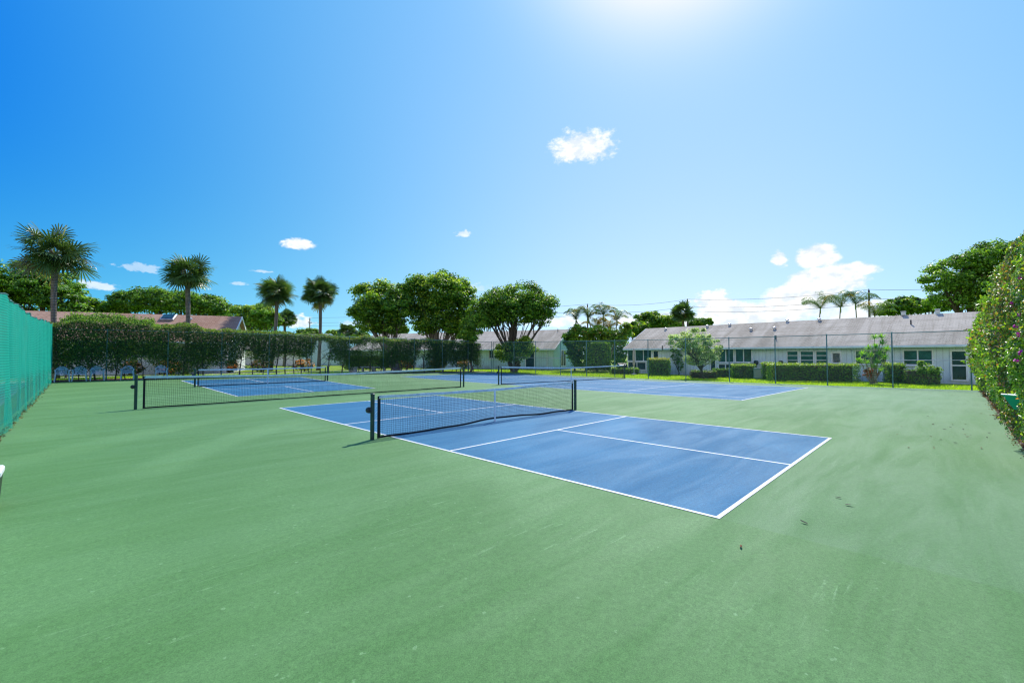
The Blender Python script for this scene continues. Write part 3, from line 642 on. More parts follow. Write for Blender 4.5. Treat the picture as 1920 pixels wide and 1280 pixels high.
for px, cy, lab in [(1538, 578, 'leftmost feather palm showing above the long grey roof'), (1576, 576, 'feather palm second from left above the long grey roof'), (1604, 570, 'tallest feather palm above the long grey roof'), (1640, 592, 'rightmost feather palm by the utility pole above the roof')]:
    feather_palm(lab, 56, px, cy, 2.75, 'feather palms behind the long house', None, 13, .08)

DK = [(.05, .115, .02), (.11, .22, .03), (.21, .34, .045)]
LT = [(.09, .19, .03), (.15, .27, .04), (.24, .36, .05)]
tree('shade_tree', 'rounded dense tree, left of the pair with joined crowns', 'tree', 45, 745, [(716, 560, 50, 34), (714, 585, 44, 34), (690, 578, 32, 44), (748, 572, 28, 44), (722, 600, 26, 28), (692, 606, 24, 20), (742, 612, 20, 16)], 110, .24, 17000, DK, (4, 4, 2), YELL, .38, 'bark', .24, 'dense trees behind the back hedge', .2, 2)
tree('shade_tree', 'largest rounded tree, right of the pair with joined crowns', 'tree', 47, 825, [(822, 547, 50, 34), (855, 560, 36, 42), (785, 560, 32, 42), (812, 592, 34, 36), (866, 600, 20, 34), (795, 612, 20, 18), (842, 612, 22, 18)], 150, .25, 24000, DK, (4, 4, 2), YELL, .42, 'bark', .26, 'dense trees behind the back hedge', .15, 3)
tree('shade_tree', 'broad umbrella shaped tree with forked trunks before the grey gable', 'tree', 45.5, 966, [(965, 563, 56, 32), (968, 580, 50, 28), (925, 580, 32, 34), (1010, 577, 32, 32), (965, 592, 34, 20), (918, 598, 16, 18), (1020, 596, 16, 18)], 130, .22, 19000, DK, (4, 4, 2), YELL, .22, 'bark_dark', .26, 'dense trees behind the back hedge', .22, 3)
tree('light_green_tree', 'small yellow green tree between the two larger trees', 'tree', 44, 884, [(884, 615, 24, 26), (892, 590, 16, 26), (876, 630, 18, 18)], 50, .2, 6500, LT, (3, 3, 2), YELL, .4, 'bark', .12, None, .3)
tree('round_bush', 'bushy shrub growing round the base of the umbrella shaped tree', 'shrub', 45, 957, [(952, 660, 24, 20), (975, 655, 22, 22), (990, 648, 14, 20)], 50, .18, 6500, DK+[(.2, .28, .05)], (3, 3, 2, 1.5), YELL, .4, 'bark', .08, None, .3)
tree('spreading_tree', 'large spreading tree behind the palm at the far left', 'tree', 58, 60, [(20, 525, 60, 34), (80, 535, 55, 32), (120, 560, 40, 28), (10, 570, 60, 34), (150, 585, 28, 18)], 170, .34, 24000, GREEN, (3, 4, 3), LT, .5, 'bark_dark', .35, 'trees behind the brown roofed house', .2, 2, .5)
tree('spreading_tree', 'low tree with jagged top left of the second palm', 'tree', 62, 215, [(205, 582, 28, 16), (240, 568, 28, 24), (180, 590, 22, 12)], 60, .32, 9000, DK, (4, 4, 2), LT, .3, 'bark_dark', .25, 'trees behind the brown roofed house', .2)
tree('spreading_tree', 'wide dark tree crown behind the second palm trunk', 'tree', 62, 330, [(290, 566, 40, 26), (340, 568, 40, 24), (385, 575, 34, 22), (415, 585, 18, 16)], 110, .32, 16000, DK, (4, 4, 2), LT, .3, 'bark_dark', .3, 'trees behind the brown roofed house', .2, 2)
tree('spreading_tree', 'light green tree between the gable and the leaning palm', 'tree', 56, 480, [(455, 590, 26, 18), (490, 590, 28, 20), (470, 608, 30, 18), (510, 602, 16, 18)], 80, .28, 11000, LT, (4, 4, 1), YELL, .3, 'bark', .2, 'trees behind the brown roofed house', .2)
for px, cy, rx, ry, zz, lab in [(635, 628, 20, 9, 95, 'far round treetop right of the slim palm'), (672, 630, 18, 12, 90, 'far treetop just left of the joined crown trees'), (580, 626, 24, 8, 100, 'far low treetops at the foot of the distant pole'), (740, 615, 22, 16, 80, 'far tree seen below the left joined crown'), (1220, 602, 30, 16, 74, 'distant rounded tree left of the long grey roof'), (1195, 618, 22, 14, 70, 'distant low tree against the left end of the long roof'), (1250, 603, 26, 13, 74, 'distant yellowish tree behind the long roof end'), (1312, 604, 20, 8, 76, 'distant treetop right of the utility pole'), (1690, 575, 38, 15, 62, 'distant grey green tree above the long roof'), (1735, 572, 28, 12, 62, 'distant tree right of the grey green one above the roof'), (915, 585, 14, 30, 80, 'pale distant tree between the two big crowns')]:
    tree('distant_tree', lab, 'tree', zz, px, [(px, cy, rx, ry), (px-rx*.5, cy+ry*.4, rx*.6, ry*.7), (px+rx*.5, cy+ry*.3, rx*.6, ry*.7)], 46, .42, 5200, GREEN if 'yellow' not in lab else LT, (3, 3, 2), YELL, .2, 'bark', .2, 'small trees in the distance', .3)
tree('layered_tree', 'large tree with layered branches rising behind the flowering hedge', 'tree', 44, 1850, [(1800, 500, 46, 22), (1768, 528, 34, 18), (1850, 488, 48, 30), (1820, 540, 60, 26), (1890, 500, 50, 50), (1790, 562, 36, 12), (1860, 560, 50, 20), (1815, 572, 46, 12), (1875, 575, 40, 16), (1845, 530, 50, 26)], 210, .24, 33000, GREEN, (2, 4, 4), LT, .7, 'bark_dark', .3, None, .2, 2, .72, 'leaf', sub=(.6, 1.1))
tree('olive_tree', 'small silvery olive-like tree with crooked trunk before the long house', 'tree', 35, 1318, [(1300, 640, 32, 26), (1274, 640, 22, 15), (1325, 655, 26, 28), (1310, 672, 26, 16)], 130, .10, 17000, [(.20, .27, .15), (.32, .40, .25), (.46, .54, .38)], (3, 4, 3), [(.5, .56, .36)], .4, 'bark_dark', .1, None, .55, 1, 1.0, sub=(.28, .6))
tree('wall_climber', 'thin dark climbing shrub against the pale wall', 'shrub', 42, 1272, [(1268, 668, 10, 14), (1275, 682, 7, 12), (1262, 655, 8, 6)], 24, .13, 1900, GREEN, (3, 3, 2), LT, .3, 'bark_dark', .05, None, .5, sub=(.25, .45))
tree('flowering_shrub', 'bushy mass of yellow green leaves under the feather palms', 'shrub', 50, 1120, [(1090, 632, 22, 22), (1120, 630, 24, 22), (1150, 632, 24, 18), (1172, 622, 12, 18)], 70, .26, 8500, LT+[(.3, .16, .05)], (4, 3, 2, 1), YELL, .4, 'bark', .1, None, .3)
tree('dark_shrub', 'dark tall shrubs beside the gable wall', 'shrub', 51.5, 1078, [(1078, 655, 16, 30), (1088, 672, 14, 20), (1070, 640, 12, 18)], 46, .24, 5200, DK, (4, 4, 1), GREEN, .3, 'bark_dark', .1, None, .3)
tree('dark_shrub', 'loose dark shrub between the clipped column and the long house', 'shrub', 60, 1165, [(1158, 668, 16, 20), (1172, 650, 12, 14), (1150, 640, 14, 20)], 40, .26, 4200, GREEN+LT, (3, 3, 2, 2, 2, 1), YELL, .3, 'bark_dark', .1, None, .3)

# --- clipped box hedges near the houses
def box_hedge(label, px0, px1, ytop, z0, z1, depth, leaf=.10, dens=400, pal=[(.055, .13, .022), (.11, .22, .03), (.20, .33, .045)], top=YELL, name='box_hedge', group='clipped hedges before the houses', rnd=0., cat='hedge', hh=None):
    A = ground_at(px0, z0); B = ground_at(px1, z1); u = (B-A)[:2]; L = np.linalg.norm(u); u = np.array([*(u/L), 0]); nr = np.array([-u[1], u[0], 0])
    if nr@AF < 0: nr = -nr
    H = h_at(ytop, (z0+z1)/2)-A[2] if hh is None else hh
    t = thing(name, label, cat, (A+B)/2+nr*depth/2, group); n = int(dens*(L*H*2+L*depth+2*depth*H)); up = np.array([0, 0, 1.])
    a = rng.random(n); f = rng.random(n); areas = np.array([L*H, L*H*.5, L*depth*1.2, depth*H, depth*H]); fi = rng.choice(5, n, p=areas/areas.sum()); g = rng.random(n)
    s = np.where(fi <= 2, a*L, np.where(fi == 3, 0, L)); d_ = np.where(fi == 0, 0, np.where(fi == 1, depth, np.where(fi == 2, g*depth, a*depth))); h = np.where(fi == 2, H, g*H)
    Nn = np.where((fi == 0)[:, None], -nr, np.where((fi == 1)[:, None], nr, np.where((fi == 2)[:, None], up, np.where((fi == 3)[:, None], -u, u))))
    P = A+u*s[:, None]+nr*d_[:, None]+up*h[:, None]
    c = A+u*L/2+nr*depth/2+up*H*.5; q = P-c
    if rnd > 0:
        m_ = np.sqrt((q@u/(L/2))**2+(q@nr/(depth/2))**2+(np.maximum(q[:, 2], 0)/(H/2))**2); P = c+q*(1-rnd*(1-1/np.maximum(m_, 1)))[:, None]
    P = P+Nn*(vnoise(P*2.2, 3)-.5)[:, None]*.16+rng.normal(0, .045, (n, 3))-Nn*rng.random((n, 1))*.12
    cols = tints(n, pal, [3, 4, 2][:len(pal)]); tp = (P[:, 2] > A[2]+H-.12)&(rng.random(n) < .75); cols[tp] = tints(tp.sum(), top, [1]*len(top))
    leaves('foliage', P, Nn+rng.normal(0, .5, (n, 3)), leaf*rng.uniform(.7, 1.2, n), cols, M['leaf_gloss'], t)
    m = MB(); m.box(c-up*.03, (L*.86, depth*.7, H*.86), [u, nr, up], .05); m.build('branches', M['bark_dark'], t)
    return t
box_hedge('clipped hedge cube with golden top near the porch windows', 1215, 1256, 672, 40.5, 40, 1.5, .11, 280, DK, [(.42, .36, .10), (.3, .3, .06)])
box_hedge('small clipped hedge with a lit right half by the gable door', 1011, 1041, 674, 56, 54.5, 1.4, .14, 180, GREEN, LT)
box_hedge('short clipped hedge left of the long one', 1374, 1417, 683, 35.5, 35, 1.0, .1, 300)
box_hedge('longest clipped hedge under the louvred windows', 1441, 1612, 682, 31.6, 29.6, 1.0, .09, 330)
box_hedge('end of a clipped hedge just behind the longest one', 1430, 1462, 680, 33.6, 33.2, .8, .1, 300)
box_hedge('upright clipped hedge right of the potted-looking tree', 1664, 1699, 681, 28.6, 28.2, 1.2, .09, 330)
box_hedge('rounded dark bush under the two pane window', 1699, 1770, 692, 27.3, 26.6, 1.1, .09, 330, DK, GREEN, 'round_bush', 'low bushes before the long house', .7, 'shrub')
box_hedge('low dark purple planting round the olive-like tree', 1292, 1346, 695, 35.6, 34.8, 1.4, .1, 260, [(.05, .06, .04), (.09, .05, .06), (.05, .1, .03)], DK, 'low_planting', 'low bushes before the long house', .4, 'shrub')
box_hedge('low hedge running back behind the short clipped one', 1338, 1376, 691, 37, 36.6, .8, .1, 240, DK, GREEN, 'low_hedge', 'low bushes before the long house')
box_hedge('low green planting below the screened porch', 1142, 1200, 690, 43, 42, 1.0, .12, 200, GREEN, LT, 'low_planting', 'low bushes before the long house', .4, 'shrub')
box_hedge('tall clipped green column beside the feather palms', 1097, 1146, 640, 47, 46.6, 2.4, .14, 210, DK, GREEN, 'tall_clipped_hedge', None, .25)
box_hedge('low dark hedge behind the back hedge gap', 650, 760, 668, 47, 50, 1.0, .15, 150, DK, GREEN, 'low_hedge', 'hedges seen through the back hedge')
tree('leafy_shrub', 'light green leafy shrub above the rounded dark bush', 'shrub', 27, 1738, [(1735, 690, 14, 11), (1752, 695, 12, 9), (1728, 681, 7, 6)], 26, .13, 1500, LT, (2, 3, 2), YELL, .3, 'bark', .03, None, .4, sub=(.18, .3))
tree('croton_shrub', 'small red and pink leaved shrub by the clipped hedges', 'shrub', 28.2, 1632, [(1632, 700, 11, 11)], 16, .11, 1000, [(.42, .07, .06), (.38, .13, .05), (.10, .16, .03)], (3, 2, 2), [(.5, .2, .1)], .3, 'bark', .03, None, .4, sub=(.15, .28))
def dracaena():
    z = 28; b = ground_at(1636, z); t = thing('dragon_tree', 'slender multi-stemmed plant with spiky leaf tufts before a dark window', 'plant', b); m = MB(); V = []; Fc = []; Cc = []; k = 0; up = np.array([0, 0, 1.])
    heads = [(1640, 634), (1653, 633), (1655, 645), (1628, 655), (1642, 652), (1663, 657), (1617, 665), (1632, 668), (1650, 665), (1612, 678), (1625, 682), (1645, 680), (1660, 672), (1638, 690), (1652, 695)]
    for (x, y) in heads:
        p = at(x, y, z+rng.uniform(-.4, .4)); q = b+np.array([rng.normal(0, .12), rng.normal(0, .12), 0]); m.tube([q, q*.6+p*.4+rng.normal(0, .05, 3), q*.25+p*.75+rng.normal(0, .04, 3), p], [.03, .025, .02, .015], 6)
        for i in range(100):
            d_ = sphere(1)[0]; d_[2] = abs(d_[2])*.9-.15; d_ /= np.linalg.norm(d_); L = rng.uniform(.30, .52); s = np.cross(d_, up); s /= np.linalg.norm(s)+1e-9
            V.append(np.array([p-s*.01, p+s*.01, p+d_*L*.6+s*.016, p+d_*L*.6-s*.016, p+d_*L-up*.1*L])); Fc += [(k, k+1, k+2, k+3), (k+3, k+2, k+4)]; g = np.array([.19, .34, .05])*rng.uniform(.6, 1.6); Cc += [g]*5; k += 5
    m.build('stem', M['bark_pale'], t); addmesh('foliage', np.concatenate(V), Fc, M['leaf'], t, colors=np.array(Cc))
dracaena()

# --- back hedge (see-through, on the chain link fence)
def back_hedge():
    A = np.array([-8.9, 27.75]); B = np.array([21.3, 25.35]); L = np.linalg.norm(B-A); u = (B-A)/L; nr = np.array([-u[1], u[0]])
    t = thing('tall_hedge', 'long dark see-through hedge across the back of the courts', 'hedge', (*(A+B)/2, 0)); n = 215000
    s = rng.random(n)*L; prof = lambda s: np.interp(s, [0, 1.0, 3, 4.5, 7, 9.5, 13, 18, 24, 30.3], [3.2, 3.65, 3.75, 3.55, 3.42, 3.27, 3.18, 3.08, 3.0, 2.92])
    top = prof(s)+.16*(vnoise(np.stack([s*1.6, s*0, s*0], 1), 5)-.5)*2+.10*(vnoise(np.stack([s*5, s*0, s*0], 1), 9)-.5); z = rng.random(n)**.80*top; d_ = rng.normal(0, .30, n)
    P = np.stack([A[0]+u[0]*s+nr[0]*d_, A[1]+u[1]*s+nr[1]*d_, z], 1); Q = np.stack([s, d_*1.5, z], 1)
    den = .62*vnoise(Q*np.array([.8, .6, .9]), 11)+.34*vnoise(Q*2.0, 12)+.12*vnoise(Q*5, 13)
    x = z/top
    thr = np.interp(x, [0, .10, .17, .30, .55, .8, .93, 1], [.86, .68, .56, .46, .40, .36, .26, .16])
    thin = np.interp(s, [0, 6, 8.5, 11, 13, 15.5, 17, 30], [-.10, -.09, .0, .045, .03, -.03, -.04, -.05]); thr = thr+thin*(x < .88)+.035*np.clip(s-3.5, 0, 1)*(x < .85)+.10*(s > 4)*(x < .36)
    k = den > thr; P = P[k]; z = z[k]; xx = x[k]; s = s[k]; d_ = d_[k]; P[:, 2] += gz(P[:, 0], P[:, 1])
    m_ = len(P); Nn = rng.normal(0, .6, (m_, 3))+np.stack([nr[0]*np.sign(d_), nr[1]*np.sign(d_), .6+0*d_], 1)
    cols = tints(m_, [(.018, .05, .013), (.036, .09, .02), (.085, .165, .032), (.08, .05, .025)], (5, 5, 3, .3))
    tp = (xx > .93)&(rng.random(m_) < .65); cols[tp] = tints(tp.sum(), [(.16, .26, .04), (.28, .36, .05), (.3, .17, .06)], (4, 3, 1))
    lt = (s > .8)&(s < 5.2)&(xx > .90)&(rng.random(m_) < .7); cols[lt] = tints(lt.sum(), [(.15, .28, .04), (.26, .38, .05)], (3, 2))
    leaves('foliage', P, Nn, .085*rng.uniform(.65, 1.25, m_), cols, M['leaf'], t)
    # loose sprays reaching over the top at the left
    C = []; m = MB()
    for i in range(150):
        s0 = rng.uniform(.6, 4.9) if i < 110 else rng.uniform(8, L); h0 = prof(s0)-.1; base = np.array([A[0]+u[0]*s0, A[1]+u[1]*s0, h0+float(gz(A[0]+u[0]*s0, A[1]))]); H = rng.uniform(.1, .42) if i < 110 else rng.uniform(.05, .2); dr = rng.normal(0, .25, 3); dr[2] = 1
        for j in range(22): f = j/21; C.append(base+dr*H*f+rng.normal(0, .05, 3))
        m.tube([base-[0, 0, .3], base+dr*H], .006, 4)
    C = np.array(C); leaves('spray', C, sphere(len(C))+[0, 0, .5], .09*rng.uniform(.7, 1.2, len(C)), tints(len(C), LT, (3, 3, 1)), M['leaf'], t)
    sx = 0.5
    while sx < L:
        b = np.array([A[0]+u[0]*sx, A[1]+u[1]*sx]); g = float(gz(*b)); r = rng.uniform(.025, .06); P_ = [np.array([*b, g-.05])]; dx = rng.normal(0, .06)
        for h in (.5, 1.1, 1.8, 2.6): P_.append(np.array([b[0]+u[0]*(dx*h+rng.normal(0, .05)), b[1]+rng.normal(0, .06), g+h]))
        m = MB(); m.tube(P_, [r, r*.9, r*.75, r*.5, r*.25], 7)
        for q in range(7):
            i = rng.integers(1, 4); p0 = P_[i]; e = p0+np.array([rng.normal(0, .5), rng.normal(0, .2), rng.uniform(.2, .8)]); m.tube([p0, (p0+e)/2+rng.normal(0, .06, 3), e], [r*.4, r*.3, r*.12], 5)
        m.build('stem', M['bark_dark'], t); sx += rng.uniform(.45, 1.1)
back_hedge()

# --- right hedge with flowers
def right_hedge():
    x0, x1 = 1.6, 24.5; t = thing('flowering_hedge', 'tall leafy hedge with pink flowers filling the right edge', 'hedge', (8, -9.6, 0)); L = x1-x0
    # more and smaller leaves where the hedge is near
    segs = [(1.6, 4, .052, 32000), (4, 7, .056, 32000), (7, 11, .064, 28000), (11, 17, .08, 26000), (17, 24.5, .095, 22000)]; C = []; N_ = []; S = []; T = []
    def face(x, z):       # front surface of the hedge, bulging and uneven
        q = np.stack([x, z*0, z], 1); return -9.36+.28*np.sin(np.clip(z/3.7, 0, 1)*pi)**.8+.34*(vnoise(q*np.array([.7, 1, .9]), 21)-.5)+.26*(vnoise(q*2.2, 22)-.5)-.25*np.clip(.45-z, 0, 1)
    for a, b, sz, n in segs:
        x = rng.uniform(a, b, n); top = 3.60+.24*(vnoise(np.stack([x*.9, x*0, x*0], 1), 23)-.5)+.2*(vnoise(np.stack([x*3.5, x*0, x*0], 1), 24)-.5); 
        kind = rng.random(n) < .80
        z = np.where(kind, rng.uniform(.05, 1, n)*top, top+rng.normal(0, .05, n)); yf = face(x, z); dep = rng.exponential(.11, n); y = np.where(kind, yf-dep, -9.3-rng.random(n)*1.0)
        z = np.where(kind, z, z-.12*np.abs(y+9.7)); q = np.stack([x, y, z], 1)
        k = (vnoise(q*np.array([1.9, 1.9, 2.3]), 25) > .33+.25*(z < .5))|(rng.random(n) < .22)
        q = q[k]; kd = kind[k]; q[:, 2] += gz(q[:, 0], q[:, 1]); C.append(q); nn_ = np.where(kd[:, None], np.array([-.15, 1, .45]), np.array([0, .2, 1.]))+rng.normal(0, .55, (len(q), 3)); N_.append(nn_); S.append(sz*rng.uniform(.55, 1.35, len(q)))
        c = tints(len(q), [(.05, .11, .022), (.09, .18, .03), (.16, .27, .04), (.26, .34, .05), (.14, .08, .04), (.30, .19, .08)], (5, 5, 3, 1.2, .35, .15), .25)
        dr_ = vnoise(q*np.array([1.1, 1.1, 1.3]), 31); m1 = (dr_ > .66)&(rng.random(len(q)) < .26); c[m1] = tints(m1.sum(), [(.22, .11, .06), (.30, .17, .09), (.13, .06, .04)], (3, 2, 2), .25); m2 = (dr_ < .36)&(rng.random(len(q)) < .5); c[m2] = tints(m2.sum(), [(.14, .28, .035), (.24, .36, .05)], (3, 2), .2)
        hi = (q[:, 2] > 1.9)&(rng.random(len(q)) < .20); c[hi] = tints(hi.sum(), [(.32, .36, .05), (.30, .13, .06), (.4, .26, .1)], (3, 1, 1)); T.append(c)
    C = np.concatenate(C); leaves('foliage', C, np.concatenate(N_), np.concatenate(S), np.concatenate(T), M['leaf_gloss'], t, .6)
    # arching shoots along the crown and face
    P = []; m = MB()
    for i in range(230):
        x = rng.uniform(1.7, 23.5); z = rng.choice([3.35, rng.uniform(.8, 3.2)]); y = float(face(np.array([x]), np.array([z]))[0]) if z < 3.3 else rng.uniform(-9.9, -9.2)
        b = np.array([x, y, z+float(gz(x, y))]); d_ = np.array([rng.normal(0, .35), .5+.3*rng.random() if z < 3.3 else rng.normal(0, .3), .7 if z > 3.3 else .3]); H = rng.uniform(.12, .38) if z < 3.3 else rng.uniform(.12, .30)
        e = b+d_*H; m.tube([b-d_*.2, e], .004, 4)
        for j in range(16): P.append(b+d_*H*j/15+rng.normal(0, .025, 3))
    P = np.array(P); leaves('shoot', P, sphere(len(P))+[0, .4, .5], np.interp(P[:, 0], [2, 20], [.06, .11])*rng.uniform(.7, 1.2, len(P)), tints(len(P), [(.14, .27, .04), (.26, .38, .05), (.34, .15, .08)], (4, 3, 1)), M['leaf_gloss'], t, .6)
    # dark woody core and stems
    for x in np.arange(1.9, 24.3, .62):
        x = x+rng.normal(0, .1); m = MB(); g = float(gz(x, -9.6)); p = [np.array([x, -9.55+rng.normal(0, .08), g-.05])]
        for h in (.4, 1.0, 1.9, 2.9): p.append(np.array([x+rng.normal(0, .12), -9.6+rng.normal(0, .08), g+h]))
        m.tube(p, [.035, .03, .025, .018, .01], 7)
        for q in range(9):
            s0 = p[rng.integers(0, 4)]+[0, 0, rng.uniform(0, .3)]; e = s0+np.array([rng.normal(0, .3), rng.uniform(-.05, .4), rng.uniform(.0, .5)]); m.tube([s0, (s0+e)/2+rng.normal(0, .05, 3), e], [.012, .009, .004], 5)
        m.build('stem', M['bark'], t)
    # flowers
    for (px, py) in [(1899, 568), (1915, 627), (1918, 662), (1911, 676), (1917, 520), (1906, 612), (1915, 590)]:
        r = ray(px, py); p = None
        for z in np.linspace(4, 22, 300):
            q = CAM+r*z
            if q[1] < float(face(np.array([q[0]]), np.array([q[2]]))[0])+.05: p = q; break
        if p is None: continue
        c = []; 
        for i in range(6): c.append(p+rng.normal(0, .012, 3)+[0, .02, 0])
        V, Fc = leaf_arrays(np.array(c), np.array([0, 1, .3])+rng.normal(0, .6, (6, 3)), .042, .75); addmesh('flower', V, Fc, M['petal'], t)
right_hedge()
for px, zz, cy, lab in [(128, 29.5, 655, 'dark shrub behind the hedge next to the tallest palm'), (172, 30, 645, 'dark shrub behind the hedge above the third chair'), (232, 31, 652, 'dark shrub behind the hedge above the fourth chair'), (300, 33, 648, 'dark shrub behind the hedge left of the second palm'), (372, 35, 655, 'dark shrub behind the hedge right of the second palm')]:
    tree('dark_shrub', lab, 'shrub', zz, px, [(px, cy, 26, 22), (px-14, cy+14, 16, 16), (px+14, cy+10, 16, 18)], 26, .16, 2600, DK, (4, 3, 1), GREEN, .3, 'bark_dark', .05, 'shrubs between the hedge and the brown roofed house', .4, sub=(.3, .55))
for px, zz, r_, lab in [(250, 32, .6, 'half hidden orange leaved bush behind the fourth chair'), (318, 33, .95, 'orange topped bush behind the hedge, left of the back net'), (430, 37, .8, 'orange tinged bush behind the hedge at the back net left post'), (490, 39, .9, 'dark croton bush behind the middle of the back net'), (570, 41, .95, 'orange topped bush behind the right half of the back net'), (764, 45, .85, 'brightest orange bush, left one near the hedge end'), (822, 47, .9, 'orange bush second from the hedge end'), (868, 48, .7, 'small orange bush closest to the hedge end')]:
    k = zz/F_PX; cy = 665+(1.7-.75)/k
    tree('croton_bush', lab, 'shrub', zz, px, [(px, cy, r_/k, .55/k)], 26, .12, 2600, [(.05, .09, .03), (.09, .12, .03), (.25, .08, .03)], (3, 3, 2), [(.55, .16, .03), (.6, .28, .08)], .8, 'bark_dark', .04, 'orange bushes behind the back hedge', .4, sub=(.2, .36))

# ------------------------------------------------------------------ grass tufts on the strip beyond the fence
def grass():
    n = 42000; x = rng.uniform(0, 1, n); y = rng.uniform(-10, 30, n); X0 = np.interp(y, [-9, 8, 25], [24.4, 24.3, 22.9]); X1 = np.interp(y, [-9, 15, 30], [30, 33, 31]); X = X0+(X1-X0)*x**1.3
    n2 = 16000; xb = rng.uniform(-13, 22, n2); yb = np.interp(xb, [-9, 22], [29.0, 26.6])+rng.random(n2)*3.5; X = np.concatenate([X, xb]); y = np.concatenate([y, yb]); n += n2
    B = np.stack([X, y, gz(X, y)-.045], 1); H = rng.uniform(.05, .12, n)[:, None]; a = rng.uniform(0, 2*pi, n); sd_ = np.stack([np.cos(a), np.sin(a), 0*a], 1)*.012; ln = np.stack([rng.normal(0, .4, n), rng.normal(0, .4, n), np.ones(n)], 1)
    V = np.stack([B-sd_, B+sd_, B+ln*H], 1).reshape(-1, 3); c = tints(n, [(.34, .50, .02), (.46, .58, .03), (.22, .36, .02)], (4, 3, 2))
    tag(addmesh('grass', V, np.arange(3*n).reshape(-1, 3), M['grass_blade'], colors=np.repeat(c, 3, 0)), 'short bright green grass on the lawns beyond the fences', 'grass', kind='stuff')
grass()

